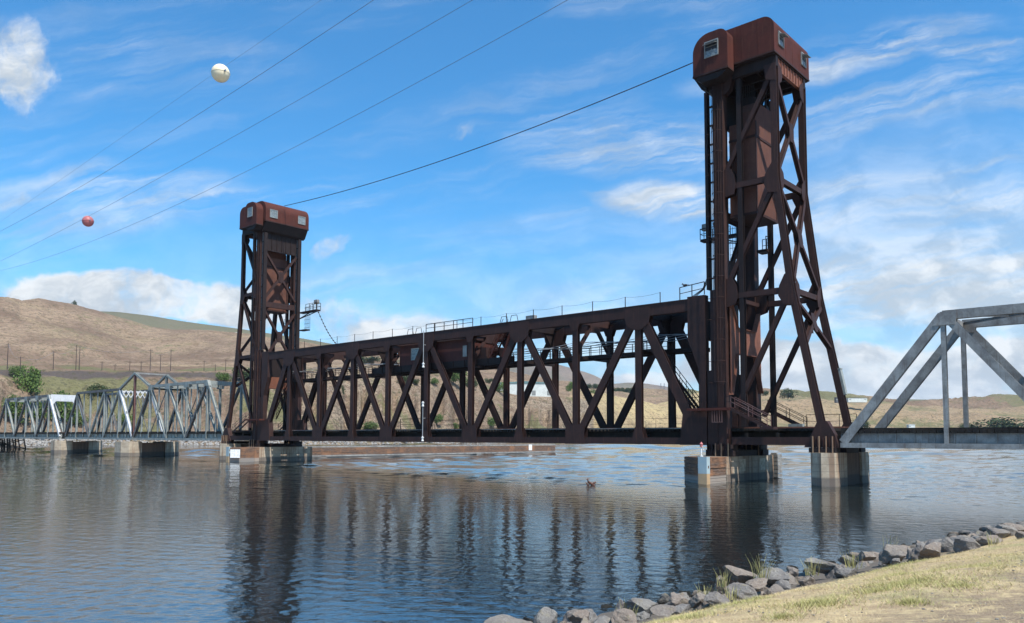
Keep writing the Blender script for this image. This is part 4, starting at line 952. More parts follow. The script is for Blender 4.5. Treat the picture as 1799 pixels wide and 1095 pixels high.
cp = MB(); cp.hsec((-49.2, 0, 17.1), (-49.2, WY, 17.1), .3, .3, .04, (1, 0, 0)); obj('peak_strut', cp, M['grey_dirty'], SW)
nb = [-140, -131.8, -123.5, -115.2, -106.9, -98.6, -90.2]
TS = truss('truss_span', nb, nb[1:-1], [((-90.4, 4), (-98.6, zt), 'wend'), ((-139.8, 4), (-131.8, zt), 'end'), ((-131.6, zt), (-123.5, 4), 'g'), ((-115.2, zt), (-123.5, 4), 'd'), ((-115.2, zt), (-106.9, 4), 'g'), ((-98.6, zt), (-106.9, 4), 'd')],
      'farthest grey truss span with a sunlit white portal, at the left edge', 'bridge span', zt, mt='grey', dm=.5)
pp = MB(); x = -98.3
pp.poly([(x, .25, zt+.35), (x, WY-.25, zt+.35), (x, WY-.25, 11.2), (x, WY-1.4, 12.7), (x, 1.4, 12.7), (x, .25, 11.2)], (0, 0, 0), (.15, 0, 0)); obj('portal_plate', pp, M['grey_white'], TS)
# timber trestle at the far shore
TR = thing('trestle', (-150, WY/2, 1), 'dark timber trestle carrying the track ashore at the far left', 'trestle')
for k in range(13):
    x = -141-k*5
    b = MB()
    for y in (-.8, 1.4, 3.3, 5.2, 7.4): b.tube([(x, 3.27+(y-3.27)*1.25, -2), (x, y, 3.2)], .2, 6)
    b.box(x-.2, x+.2, -1.3, 7.9, 3.2, 3.6); b.beam((x+.2, -1.6, .3), (x+.2, 7.6, 3.0), .08, .25, (1, 0, 0)); b.beam((x-.2, 8.1, .3), (x-.2, -1.2, 3.0), .08, .25, (1, 0, 0))
    obj('bent', b, M['black'], TR)
b = MB(); b.box(-206, -140.2, 1.5, 2.2, 3.61, 4.5); b.box(-206, -140.2, 4.3, 5.0, 3.61, 4.5); b.box(-206, -140.2, -.2, WY+.2, 4.51, 4.85); obj('deck', b, M['black'], TR)

# ------------------------------------------------------------------ power lines and marker balls
wd = Vector((-.99814, .05479, .02663)); P2 = Vector((57.1636, -48.2097, 19.6346)); P1 = Vector((80.2212, -50.3747, 22.6946))
def pix(px, y, p):
    """where the sight line of the survey reading (px, y) meets the upright plane of a wire through p"""
    d_ = Fv+Rr*((px-900)/FPX)-Ur*((y-674)/FPX); n = Vector((wd.y, -wd.x, 0)); return CAM+d_*((p-CAM).dot(n)/d_.dot(n))
def wire(p, label, reads, r_=.009):
    a, b, c = [pix(x_, y_, p) for x_, y_ in reads]          # parabola through three readings = the sag
    f_ = lambda q: (q-a).xy.length*(1 if (q-a).xy.dot(wd.xy) > 0 else -1)
    co = np.polyfit([0, f_(b), f_(c)], [a.z, b.z, c.z], 2); mb = MB(); h_ = Vector((wd.x, wd.y, 0)).normalized()
    mb.tube([Vector((a.x, a.y, 0))+h_*s_+Vector((0, 0, float(np.polyval(co, s_)))) for s_ in np.linspace(-40, f_(c)+60, 60)], r_, 5)
    return tag(obj('power_line', mb, M['wire'], org=p), label, 'power line', 'overhead power lines crossing the sky')
wire(Vector((56.96, -51.74, 19.63)), 'second thin wire from the top left, passing just below the cream ball', ((657, 0), (335, 210), (0, 407)))
wire(P2, 'thin overhead wire that carries the pink marker ball', ((831, 0), (500, 190), (158, 379)))
wire(Vector((57.205, -47.45, 19.63)), 'lowest and rightmost of the thin overhead wires', ((998, 0), (500, 268), (0, 476)))
wire(P1, 'faint overhead wire that carries the cream marker ball', ((565, 0), (392, 119), (130, 300)), .005)
def mball(p, r_, m_, label, ring):
    t = thing('marker_ball', p, label, 'marker ball', 'aircraft marker balls on the wires')
    b = MB(); b.ball(p, r_, 28, 18); obj('shell', b, m_, t, smooth=True)
    b = MB(); ax = wd; x_ = ax.cross(Vector((0, 0, 1))).normalized()
    pts = [p+(x_*math.cos(2*math.pi*i/32)+ax*math.sin(2*math.pi*i/32))*(r_+.004) for i in range(33)]; b.tube(pts, .012, 5); obj('seam', b, ring, t)
    b = MB()
    for s_ in (-1, 1): b.tube([p+ax*s_*(r_-.02), p+ax*s_*(r_+.12)], .045, 8)
    obj('clamp', b, M['wire'], t)
mball(P1, .455, M['ballw'], 'large cream marker ball high in the upper left sky', M['ballw'])
mball(P2, .39, M['ballp'], 'smaller looking faded pink marker ball low in the left sky', M['ballp'])

# ------------------------------------------------------------------ things on the far bank
def ground_at(px, D): return world_at(px, D, height(px, D))
def near_top(px, k=0.): return rows(px)[5][0]+k
def pole(px, ht, k, label, double=False):
    D = near_top(px, k); b = ground_at(px, D)
    T = thing('utility_pole', b, label, 'utility pole', 'utility poles along the far embankment')
    m_ = MB(); m_.tube([b-Vector((0, 0, .5)), b+Vector((0, 0, ht))], .2, 6, .13)
    if double: q = Vector((1.6*sh, -1.6*ch, 0)); m_.tube([b+q-Vector((0, 0, .5)), b+q+Vector((0, 0, ht*.93))], .2, 6, .13)
    obj('mast', m_, M['poleM'], T)
    ca = Vector((sh, -ch, 0)); c = MB()
    for z in ((ht-.6,) if not double else (ht-.6, ht-2.5)): c.beam(b+Vector((0, 0, z))-ca*1.1, b+Vector((0, 0, z))+ca*(1.1 if not double else 2.6), .14, .14, (0, 0, 1))
    obj('crossarm', c, M['poleM'], T); return b, ht
PD = [(10, 11.5, 0, 'tall utility pole at the far left edge of the embankment'), (33, 9.5, -14, 'utility pole just above the round green tree'), (91, 9.5, 4, 'slim lone utility pole left of the twin pole'),
      (131, 12.5, 2, 'twin mast utility pole on the embankment, left part of the photo'), (177, 7, 40, 'short distant utility pole right of the twin pole'), (200, 6, 60, 'tiny distant pole, second right of the twin pole'), (226, 6.5, 20, 'small pole left of the peaked swing span'),
      (246, 6.5, 24, 'small pole directly above the swing span peak'), (262, 11, 0, 'first of three tall poles right of the swing span peak'), (280, 9, 6, 'middle of three tall poles right of the swing span peak'),
      (298, 11, 0, 'last of three tall poles right of the swing span peak'), (357, 6.5, 12, 'thin pole left of the far tower'), (377, 4.5, 16, 'shortest pole left of the far tower'), (395, 7, 10, 'pole right beside the far tower leg')]
tops = []
for px, ht, k, lab in PD:
    b, h_ = pole(px, ht, k, lab, px == 131)
    if ht > 9: tops.append(b+Vector((0, 0, h_-.5)))
m_ = MB()
for a, b in zip(tops[:-1], tops[1:]):
    m_.tube([a+(b-a)*t/8-Vector((0, 0, 2.2*math.sin(math.pi*t/8))) for t in range(9)], .035, 3)
tag(obj('pole_wires', m_, M['wire'], org=tops[0]), 'thin wires sagging between the poles on the far embankment', 'wires')
# foliage
def f_leaf(c1, c2):
    def f(q, b):
        n = q.noise(pos(q), .9, 4, .6); oi = q.new('ShaderNodeObjectInfo').outputs['Random']
        c = q.mix(q.rng(n, .35, .65), c1, c2); c = q.mix(q.m('MULTIPLY', oi, .35), c, tuple(k*1.35 for k in c2))
        q.put(b.inputs['Base Color'], c)
    return f
M['leaf'] = mat('green_foliage', f_leaf((.05, .085, .022), (.10, .15, .04)), .7, .2)
M['leafd'] = mat('dark_foliage', f_leaf((.028, .045, .018), (.05, .07, .028)), .75, .15)
M['bark'] = flat('bark', (.10, .075, .055), .9)
def crown_mesh(seed, n, conifer=False):
    rnd = random.Random(seed); vs = []; fs = []
    lobes = [(Vector((rnd.uniform(-.5, .5), rnd.uniform(-.5, .5), rnd.uniform(.28, .78))), rnd.uniform(.22, .42)) for _ in range(11)]
    for i in range(n):
        if conifer:
            z = rnd.random()**1.2; rr = (1-z)*.30*math.sqrt(rnd.random())+.02; a = rnd.uniform(0, 6.283); p = Vector((rr*math.cos(a), rr*math.sin(a), .1+z*.9)); s_ = .045
        else:
            c, rad = rnd.choice(lobes); d = Vector((rnd.gauss(0, 1), rnd.gauss(0, 1), rnd.gauss(0, 1))).normalized()*rad*rnd.uniform(.55, 1.08); p = c+d; p.z = max(.06, p.z*1.0); s_ = rnd.uniform(.03, .065)
        a = Vector((rnd.gauss(0, 1), rnd.gauss(0, 1), rnd.gauss(0, 1))).normalized(); b = a.orthogonal().normalized(); c2 = a.cross(b); o = len(vs)
        vs += [p+b*s_, p+c2*s_*.8, p-b*s_, p-c2*s_*.8]; fs.append((o, o+1, o+2, o+3))
    me = bpy.data.meshes.new('crown'); me.from_pydata([tuple(q) for q in vs], [], fs); me.update(); return me
def trunk_mesh(seed, conifer=False):
    rnd = random.Random(seed); m_ = MB(); m_.tube([(0, 0, -.08), (.01, 0, .3), (.03, .02, .6)], .035, 7, .012)
    if not conifer:
        for k in range(6): a = rnd.uniform(0, 6.28); m_.tube([(.01, 0, .2+.05*k), (.3*math.cos(a), .3*math.sin(a), .5+.05*k)], .016, 5, .004)
    else: m_.tube([(0, 0, .5), (0, 0, 1.0)], .015, 5, .003)
    me = bpy.data.meshes.new('trunk'); me.from_pydata(m_.v, [], m_.f); me.materials.append(M['bark']); return me
CR = {}
for key, mt_, con in (('b0', 'leaf', 0), ('b1', 'leaf', 0), ('b2', 'leaf', 0), ('d0', 'leafd', 0), ('d1', 'leafd', 0), ('c0', 'leafd', 1)):
    me = crown_mesh(hash(key) % 1000 if False else sum(map(ord, key))*7, 1500 if not con else 900, con); me.materials.append(M[mt_]); CR[key] = (me, trunk_mesh(sum(map(ord, key)), con))
def plant(name, key, px, D, w, h, label, cat, grp, z=None):
    p = ground_at(px, D) if z is None else world_at(px, D, z)
    T = thing(name, p, label, cat, grp); T.scale = (w, w, h); T.rotation_euler.z = (px*1.7) % 6.28
    for nm, me in (('crown', CR[key][0]), ('trunk', CR[key][1])):
        o = bpy.data.objects.new(nm, me); COL.objects.link(o); o.parent = T
    return T
def D_on(px, y):
    """distance at which the bank slope is seen at survey height y"""
    rw = rows(px); D = rw[2][0]; best = (1e9, D)
    while D < rw[6][0]+200:
        e = abs(zr(y, D)-height(px, D))
        if e < best[0]: best = (e, D)
        D += 4
    return best[1]
BU = 'bushes and trees scattered on the far bank'
spec = [  # key, px, y of the base, width in px, height in px, label
 ('b0', 52, 700, 36, 44, 'large round green tree on the left slope above the farthest truss'), ('b1', 30, 668, 20, 18, 'pale green shrub on the slope under the leftmost pole'),
 ('b1', 28, 748, 34, 40, 'green bush seen through the left end of the farthest truss'), ('b2', 75, 752, 30, 36, 'second green bush seen through the farthest truss'), ('b0', 112, 752, 40, 50, 'tall light green bush behind the white portal'),
 ('b2', 142, 756, 22, 20, 'low bush right of the white portal, inside the swing span'), ('b1', 222, 754, 20, 16, 'small yellow green bush left of the swing span pier'), ('d0', 170, 700, 30, 20, 'dark shrub on the slope above the swing span left arm'),
 ('b0', 392, 668, 22, 14, 'low green shrub left of the far tower leg'), ('d1', 428, 668, 30, 18, 'dark green shrub row seen through the far tower'),
 ('d0', 714, 678, 20, 22, 'dark shrub left of the span machinery house underside'), ('d1', 731, 674, 12, 9, 'small dark scrub beside the shrub under the machinery house'), ('b2', 763, 674, 14, 10, 'pale round bush under the middle of the machinery house'),
 ('b1', 800, 680, 30, 28, 'broad green tree under the right end of the machinery house'), ('d0', 826, 680, 22, 18, 'dark tree just right of the broad green tree'), ('d1', 858, 674, 14, 8, 'tiny dark scrub left of the warehouse'),
 ('b0', 878, 692, 20, 18, 'bright green bush at the left corner of the warehouse'), ('c0', 903, 693, 9, 12, 'small conifer in front of the warehouse, leftmost'), ('c0', 942, 695, 10, 13, 'small conifer in front of the warehouse, middle'), ('d0', 956, 696, 9, 20, 'slim dark tree in front of the warehouse'),
 ('c0', 966, 695, 8, 11, 'small conifer at the right end of the warehouse'), ('b0', 1004, 688, 16, 16, 'green tree just right of the warehouse'), ('b2', 1041, 698, 16, 12, 'bright bush low on the bluff right of the warehouse'),
 ('d1', 700, 735, 10, 8, 'small dark scrub on the cliff, left'), ('b2', 652, 752, 26, 12, 'green scrub at the cliff foot, left'), ('b1', 768, 752, 18, 16, 'green bush at the cliff foot near the pipe lamp'), ('b0', 864, 752, 22, 14, 'green bush at the cliff foot, right'), ('b2', 800, 753, 14, 10, 'little green bush behind the deck railing'),
 ('d0', 603, 700, 8, 16, 'thin scrub halfway up the cliff behind the first panels'), ('d1', 640, 640, 40, 12, 'scrub line on the terrace left of the machinery house'),
 ('b1', 700, 781, 30, 10, 'green bank shrub at the waterline under the span, left'), ('b0', 745, 781, 30, 9, 'green bank shrub at the waterline under the pipe lamp'), ('b2', 640, 782, 26, 8, 'green bank shrub at the waterline, leftmost under the span'),
 ('b1', 70, 785, 18, 14, 'yellow green shrub on the riprap left of the white portal pier')]
for k, px, y, w, h, lab in spec:
    D = D_on(px, y); plant('bush' if h < 30 else 'tree', k, px, D, w/FPX*D*.85, h/FPX*D*1.05, lab, 'bush' if h < 30 else 'tree', BU)
FT = 'dark trees on the far plain'
for i, px in enumerate((1036, 1044, 1052, 1080, 1086, 1092, 1098, 1104, 1110)):
    D = 1250+40*(i % 3); plant('tree', 'd0' if i % 2 else 'd1', px, D, 9/FPX*D, 9/FPX*D, 'small dark tree in the far row right of the warehouse', 'tree', FT, z=zr(691 if px > 1060 else 684, D))
plant('tree', 'd0', 1385, 1250, 27/FPX*1250*.75, 17/FPX*1250, 'big dark tree mound between the near tower leg and its guide post', 'tree', FT, z=zr(700, 1250))
plant('tree', 'd1', 1346, 1300, 14/FPX*1300*.75, 9/FPX*1300, 'small dark tree glimpsed left of the big tree mound', 'tree', FT, z=zr(695, 1300))
plant('tree', 'd0', 1746, 900, 76/FPX*900*.8, 22/FPX*900, 'wide dark bush above the grey girder at right', 'bush', FT, z=zr(756, 900))
plant('tree', 'd1', 1705, 930, 30/FPX*900*.8, 12/FPX*900, 'low dark bush left of the wide one above the grey girder', 'bush', FT, z=zr(754, 930))
plant('tree', 'd1', 1518, 900, 14/FPX*900, 14/FPX*900, 'small dark bush between the two grey end posts', 'bush', FT, z=zr(754, 900))
plant('tree', 'd0', 124, 1490, 7, 15, 'lone pointed tree on the brown hill crest at left', 'tree', FT)
# warehouse and other buildings
def building(name, px, D, w, dp, h, z, label, wall, roofm, doors=0, ang=0.):
    c = world_at(px, D, z); T = thing(name, c, label, 'building', None)
    ax = Vector((sh, -ch, 0)); ay = Vector((ch, sh, 0)); ax, ay = ax*math.cos(ang)+ay*math.sin(ang), ay*math.cos(ang)-ax*math.sin(ang); up = Vector((0, 0, 1))
    m_ = MB(); m_.poly([c+ax*a+up*b for a, b in ((-w/2, -4), (w/2, -4), (w/2, h*.86), (-w/2, h*.86))], (0, 0, 0), ay*dp); obj('wall', m_, wall, T)
    m_ = MB(); m_.poly([c+ax*a+up*b-ay*.4 for a, b in ((-w/2-.5, h*.86+.02), (w/2+.5, h*.86+.02), (w/2+.5, h*.92), (0, h*1.04), (-w/2-.5, h*.92))], (0, 0, 0), ay*(dp+.8)); obj('roof', m_, roofm, T)
    for i in range(doors):
        m_ = MB(); x = -w*.4+w*.8*i/max(1, doors-1); q = c+ax*x-ay*.08
        m_.poly([q+ax*a+up*b for a, b in ((-1.6, 0), (1.6, 0), (1.6, h*.35), (-1.6, h*.35))], (0, 0, 0), ay*.12); obj('door', m_, M['frame'], T)
    return T
M['wallw'] = flat('pale_cladding', (.62, .64, .60), .6, .3, .06, .3); M['roofg'] = flat('teal_roof', (.13, .22, .22), .5, .3, .1, .3); M['roofd'] = flat('dark_roof', (.10, .10, .11), .6)
D = near_top(925, 45)
building('warehouse', 925, D, 100/FPX*D, 30, 24/FPX*D, zr(695, D), 'long pale warehouse with a teal roof on the bluff top', M['wallw'], M['roofg'], 4)
building('shed', 1022, 1150, 18, 12, 5, zr(689, 1150), 'small white shed right of the warehouse', M['wallw'], M['roofd'], 1)
building('farmhouse', 143, 1540, 14, 10, 5, height(143, 1540)-1.0, 'dark low house on the brown hill crest at left', M['roofd'], M['roofd'], 1)
building('barn', 1508, 1250, 30, 16, 3.2, zr(701, 1250), 'long low dark roofed barn left of the grey end post on the hill', M['wallw'], M['roofd'], 2)
building('shed', 1476, 1250, 10, 8, 5, zr(702, 1250), 'small dark shed by the tower leg on the hill', M['roofd'], M['roofd'], 1)
building('shed', 1602, 880, 7, 5, 2.6, zr(748, 880), 'tiny white shed on the golden field at right', M['wallw'], M['wallw'], 1)
building('barn', 412, 1450, 18, 10, 4, zr(589, 1450), 'white building on the hillside left of the far tower', M['wallw'], M['wallw'], 1)
# lattice transmission towers on the skyline
for i, (px, lab) in enumerate(((1162, 'left faint lattice pylon on the far plain'), (1168, 'right faint lattice pylon on the far plain'))):
    b = world_at(px, 1450, zr(690, 1450)); m_ = MB(); hh = 17/FPX*1450
    for a_ in (-1, 1):
        for c_ in (-1, 1): m_.tube([b+Vector((a_*1.6, c_*1.6, -2)), b+Vector((a_*.3, c_*.3, hh))], .14, 4)
    for z in (.3, .5, .7, .9): m_.beam(b+Vector((-2.5, 0, z*hh)), b+Vector((2.5, 0, z*hh)), .15, .15, (0, 0, 1))
    tag(obj('transmission_pylon', m_, M['wire'], org=b), lab, 'pylon', 'lattice pylons on the far plain')
# riprap along the far waterline: uncountable
def rock_template(seed, sub=2):
    bm = bmesh.new(); bmesh.ops.create_icosphere(bm, subdivisions=sub, radius=1); rnd = random.Random(seed)
    cuts = [(Vector((rnd.gauss(0, 1), rnd.gauss(0, 1), rnd.gauss(0, .8))).normalized(), rnd.uniform(.36, .80)) for _ in range(11)]
    for v_ in bm.verts:
        p = v_.co.copy()
        for n_, d_ in cuts:
            q = p.dot(n_)
            if q > d_: p -= n_*(q-d_)*.94
        p += Vector((1, 1, 1))*.0+p.normalized()*noise.fractal(p*2.6+Vector((seed, 0, 0)), 1., 2., 4)*.10*(1 if sub > 2 else .4); v_.co = p
    vs = np.array([v_.co[:] for v_ in bm.verts]); fs = np.array([[q.index for q in f_.verts] for f_ in bm.faces]); bm.free(); return vs, fs
TPL = [rock_template(i, 1) for i in range(5)]
rnd = random.Random(11); V = []; Fs = []; o = 0
for i in range(3600):
    px = rnd.uniform(-150, 1060); d0 = D0(px); D = d0+rnd.uniform(-1, 13); w = world_at(px, D, height(px, D)+.1); s_ = rnd.uniform(.35, .95)
    vs, fs = TPL[i % 5]; a = rnd.uniform(0, 6.28); ca, sa = math.cos(a), math.sin(a)
    q = vs*[s_*rnd.uniform(.8, 1.4), s_, s_*.75]; q = np.stack([q[:, 0]*ca-q[:, 1]*sa+w.x, q[:, 0]*sa+q[:, 1]*ca+w.y, q[:, 2]+w.z], 1); V.append(q); Fs.append(fs+o); o += len(vs)
me = bpy.data.meshes.new('riprap'); me.from_pydata(np.concatenate(V).tolist(), [], np.concatenate(Fs).tolist()); me.update()
def f_rock(dark=1.):
    def f(q, b):
        p = pos(q); n1 = q.noise(p, 1.6, 7, .65); n2 = q.noise(p, 14, 6, .7); n3 = q.noise(p, 5, 5, .6)
        oi = q.new('ShaderNodeObjectInfo').outputs['Random']
        c = q.mix(q.rng(n1, .35, .65), tuple(k*dark for k in (.235, .22, .20)), tuple(k*dark for k in (.15, .14, .135)))
        c = q.mix(q.m('MULTIPLY', q.rng(oi, .3, .8), .6), c, tuple(k*dark for k in (.25, .19, .145)))
        c = q.mix(q.m('MULTIPLY', q.rng(n2, .52, .72), .6), c, tuple(k*dark for k in (.42, .40, .35)))
        c = q.mix(q.m('MULTIPLY', q.rng(n3, .56, .7), .45), c, (.25, .21, .12))
        x, y, z = q.sep(p); c = q.mix(q.rng(z, .40, .16), c, (.022, .021, .018))
        q.put(b.inputs['Base Color'], c); bump(q, b, q.m('ADD', n2, q.m('MULTIPLY', n3, 1.5)), 1., .05)
    return f
M['rock'] = mat('basalt_boulder', f_rock(.95), .9, .15); M['rockf'] = mat('far_riprap_stone', f_rock(1.35), .9, .1)
tag(link('riprap', me, M['rockf'], None, (0, 0, 0)), 'pale broken rocks lining the far waterline', 'rocks', kind='stuff')

# ------------------------------------------------------------------ near shore boulders
TB3 = []
for i in range(9):
    vs, fs = rock_template(40+i, 4); me = bpy.data.meshes.new('boulder'); me.from_pydata(vs.tolist(), [], fs.tolist()); me.materials.append(M['rock'])
    me.polygons.foreach_set('use_smooth', [True]*len(me.polygons)); me.update()
    try: me.set_sharp_from_angle(angle=R(28))
    except Exception: pass
    TB3.append(me)
def uz(px, y, z):
    d_ = Fv+Rr*((px-900)/FPX)-Ur*((y-674)/FPX); t = (z-CAM.z)/d_.z; return CAM+d_*t
BR = 'boulders along the near shore'
big = [  # surveyed boulders: px, y of centre, width px, height px, level, label
 (893, 1096, 84, 40, .7, 'low broad boulder at the bottom edge, farthest left'), (963, 1083, 46, 56, .9, 'upright split grey boulder, second from the left'), (985, 1096, 42, 30, 1.1, 'sloping stone leaning right of the upright split boulder'),
 (1020, 1082, 56, 34, .9, 'rounded speckled brown boulder, third group from left'), (1092, 1060, 34, 28, 1.0, 'small pinkish boulder between the speckled one and the wide grey one'), (1128, 1062, 66, 40, 1.1, 'wide lichen spotted grey boulder left of the blocky one'),
 (1060, 1092, 50, 30, 1.3, 'half buried stone at the grass edge near the bottom'), (1100, 1083, 56, 28, 1.4, 'flat stone half buried below the wide grey boulder'), (1190, 1047, 50, 38, 1.2, 'blocky grey boulder with a shadowed left side'), (1168, 1070, 50, 14, 1.5, 'thin flat slab at the foot of the blocky boulder'),
 (1228, 1048, 32, 26, 1.3, 'rough brown stone right of the blocky boulder'), (1262, 1046, 46, 20, 1.4, 'low pale stone beside the reed tuft'), (1268, 1022, 30, 30, 1.1, 'brown stone behind the dry reeds'), (1305, 1036, 66, 26, 1.4, 'smooth bluish boulder below the tan ridge boulder'),
 (1305, 1008, 80, 28, 1.0, 'long tan boulder at the water, left half of the ridge'), (1352, 1008, 62, 34, 1.1, 'grey shouldered boulder ending the tan ridge'), (1330, 1023, 44, 18, 1.3, 'small slate blue stone tucked under the tan ridge'),
 (1394, 998, 36, 28, 1.2, 'round grey boulder standing alone at the water'), (1450, 988, 62, 26, 1.3, 'flat topped mossy boulder by dry grass'), (1483, 980, 34, 18, 1.4, 'small crumbly stones above the mossy boulder'), (1518, 973, 36, 22, 1.4, 'small rounded boulder, centre of the right shore'),
 (1570, 968, 66, 30, 1.4, 'pointed reddish boulder right of the centre shore'), (1612, 965, 44, 34, 1.4, 'dark hollow sided boulder left of the tilted slab'), (1640, 962, 50, 32, 1.5, 'tilted brown slab boulder'), (1672, 953, 36, 30, 1.4, 'dark narrow boulder behind the tilted slab'),
 (1697, 953, 48, 36, 1.5, 'large shadowed boulder on the right shore'), (1733, 943, 46, 30, 1.5, 'smooth grey sloping boulder on the right shore'), (1752, 932, 44, 26, 1.5, 'dark capped boulder above the grey sloping one'), (1778, 925, 40, 24, 1.5, 'brown boulder near the right edge, at the water'), (1797, 921, 22, 26, 1.5, 'dark boulder cut by the right edge'), (1795, 940, 30, 18, 1.7, 'tan stone in the grass at the right edge')]
rnd = random.Random(5)
def boulder(p, w, h, d, label, k):
    me = TB3[k % 9]; o_ = bpy.data.objects.new('boulder', me); COL.objects.link(o_); o_.location = p; o_.scale = (w, d, h)
    o_.rotation_euler = (rnd.uniform(-.25, .25), rnd.uniform(-.25, .25), rnd.uniform(0, 6.28)); return tag(o_, label, 'boulder', BR)
for k, (px, y, w, h, z, lab) in enumerate(big):
    p = uz(px, y, z); D = (p-CAM).dot(Fv); wm_ = w/FPX*D*.60; hm = h/FPX*D*.60
    boulder(p-Vector((0, 0, hm*.45)), wm_, hm, wm_*rnd.uniform(.75, 1.0), lab, k)
LB = 'small loose rubble stone wedged between the shore boulders'
k = 0
for t in np.arange(-14, 52, .55):
    for j in range(3):
        u_ = rnd.uniform(-.3, 5.3); p = bank(t+rnd.uniform(-.25, .25), u_); s_ = rnd.uniform(.16, .34)*(1.25 if t > 12 else 1)
        boulder(p+Vector((0, 0, s_*.1)), s_*rnd.uniform(.9, 1.5), s_*.8, s_, LB, rnd.randrange(9)); k += 1
        if k > 250: break
# ------------------------------------------------------------------ grass on the near bank
def f_grass(q, b):
    a = q.new('ShaderNodeAttribute', attribute_name='tint'); s_ = q.new('ShaderNodeSeparateColor'); q.put(s_.inputs[0], a.outputs['Color'])
    dry = q.mix(s_.outputs[1], (.46, .355, .185), (.62, .50, .295)); grn = q.mix(s_.outputs[1], (.20, .23, .06), (.36, .37, .13))
    q.put(b.inputs['Base Color'], q.mix(s_.outputs[0], dry, grn))
M['grass'] = mat('dry_and_green_grass', f_grass, .8, .1)
rng = np.random.RandomState(4)
GV = []; GC = []
def blades(P, Hh, lean, wd_, green):
    n = len(P); a = rng.rand(n)*6.283; dx = np.stack([np.cos(a), np.sin(a), np.zeros(n)], 1)*wd_[:, None]/2
    b = rng.rand(n)*6.283; ln = np.stack([np.cos(b), np.sin(b), np.zeros(n)], 1)*(lean*Hh)[:, None]
    tip = P+ln+np.stack([np.zeros(n), np.zeros(n), Hh], 1)
    GV.append(np.stack([P-dx, P+dx, tip], 1).reshape(-1, 3)); c = np.zeros((n, 4)); c[:, 0] = green; c[:, 1] = rng.rand(n); c[:, 3] = 1; GC.append(np.repeat(c, 3, 0))
pts = []; hs = []; gs = []
n_try = 0
while len(pts) < 190000 and n_try < 600000:
    n_try += 1
    t = -9+43*rng.rand()**2.1; u_ = 5.0+7.0*rng.rand()
    nse = noise.noise(Vector((t*.35, u_*.6, 1.7))); n2 = noise.noise(Vector((t*1.3, u_*1.6, 5.1)))
    if u_ > 9.2+nse*2.2 and rng.rand() > .30: continue
    if n2 < -.12 and rng.rand() > .25: continue
    p = bank(t, u_); gn = max(0, min(1, (nse-.20)*2.6+(n2)*1.3))*(.85 if u_ < 10 else .5)
    pts.append(p[:]); hs.append((.018+.032*rng.rand()+.04*gn*rng.rand())); gs.append(gn if rng.rand() > .25 else gn*.3)
P_ = np.array(pts); P_[:, 2] -= .01; blades(P_, np.array(hs), .5+1.6*rng.rand(len(P_)), .004+.005*rng.rand(len(P_)), np.array(gs))
for (px, y, n_, rad, hh) in ((1435, 1062, 900, .45, .13), (1330, 1052, 300, .22, .12), (1605, 1025, 1600, 1.0, .11), (1540, 1040, 700, .6, .10), (1770, 978, 500, .7, .1), (1690, 1030, 500, .5, .09), (1220, 1085, 300, .3, .1), (1600, 1060, 300, .25, .12), (1375, 1085, 300, .25, .11), (1730, 945, 300, .8, .12)):
    c = uz(px, y, 1.9); n_ = int(n_*1.8); hh *= .55; rad *= 1.25
    for _ in range(6):
        u_ = (Vector((c.x, c.y))-SH0).dot(SNRM); c = uz(px, y, bank((Vector((c.x, c.y))-SH0).dot(SDIR), u_).z)
    q = []
    for i in range(n_):
        a = rng.rand()*6.283; rr = rad*abs(rng.normal(0, .55)); x_, y_ = c.x+rr*math.cos(a)*1.0, c.y+rr*math.sin(a)*1.0; w2 = Vector((x_, y_))-SH0; q.append(bank(w2.dot(SDIR), w2.dot(SNRM))[:])
    q = np.array(q); blades(q, hh*(.4+.8*rng.rand(n_)), .4+1.1*rng.rand(n_), .005+.005*rng.rand(n_), .35+.55*rng.rand(n_))
GVv = np.concatenate(GV); GCc = np.concatenate(GC); n = len(GVv)
me = bpy.data.meshes.new('grass'); me.vertices.add(n); me.vertices.foreach_set('co', GVv.ravel()); me.loops.add(n); me.loops.foreach_set('vertex_index', np.arange(n, dtype='i'))
me.polygons.add(n//3); me.polygons.foreach_set('loop_start', np.arange(0, n, 3, dtype='i')); me.polygons.foreach_set('loop_total', np.full(n//3, 3, 'i')); me.update(calc_edges=True)
ca = me.color_attributes.new('tint', 'FLOAT_COLOR', 'POINT'); ca.data.foreach_set('color', GCc.astype('f').ravel())
tag(link('grass', me, M['grass'], None, (0, 0, 0)), 'short dry straw coloured grass with green patches on the near bank', 'grass', kind='stuff')
# loose pebbles and straw litter on the bare ground: uncountable
V = []; Fs = []; o = 0
for i in range(2600):
    t = -8+26*rng.rand()**1.6; u_ = 6.0+6.5*rng.rand()**.7; p = bank(t, u_); vs, fs = TPL[i % 5]; s_ = .006+.016*rng.rand()**3; V.append(vs*[s_*1.3, s_, s_*.7]+np.array([p.x, p.y, p.z+s_*.2])); Fs.append(fs+o); o += len(vs)
me = bpy.data.meshes.new('pebbles'); me.from_pydata(np.concatenate(V).tolist(), [], np.concatenate(Fs).tolist()); me.update()
tag(link('pebbles', me, M['rockf'], None, (0, 0, 0)), 'tiny pale pebbles scattered over the bare dirt at lower right', 'pebbles', kind='stuff')
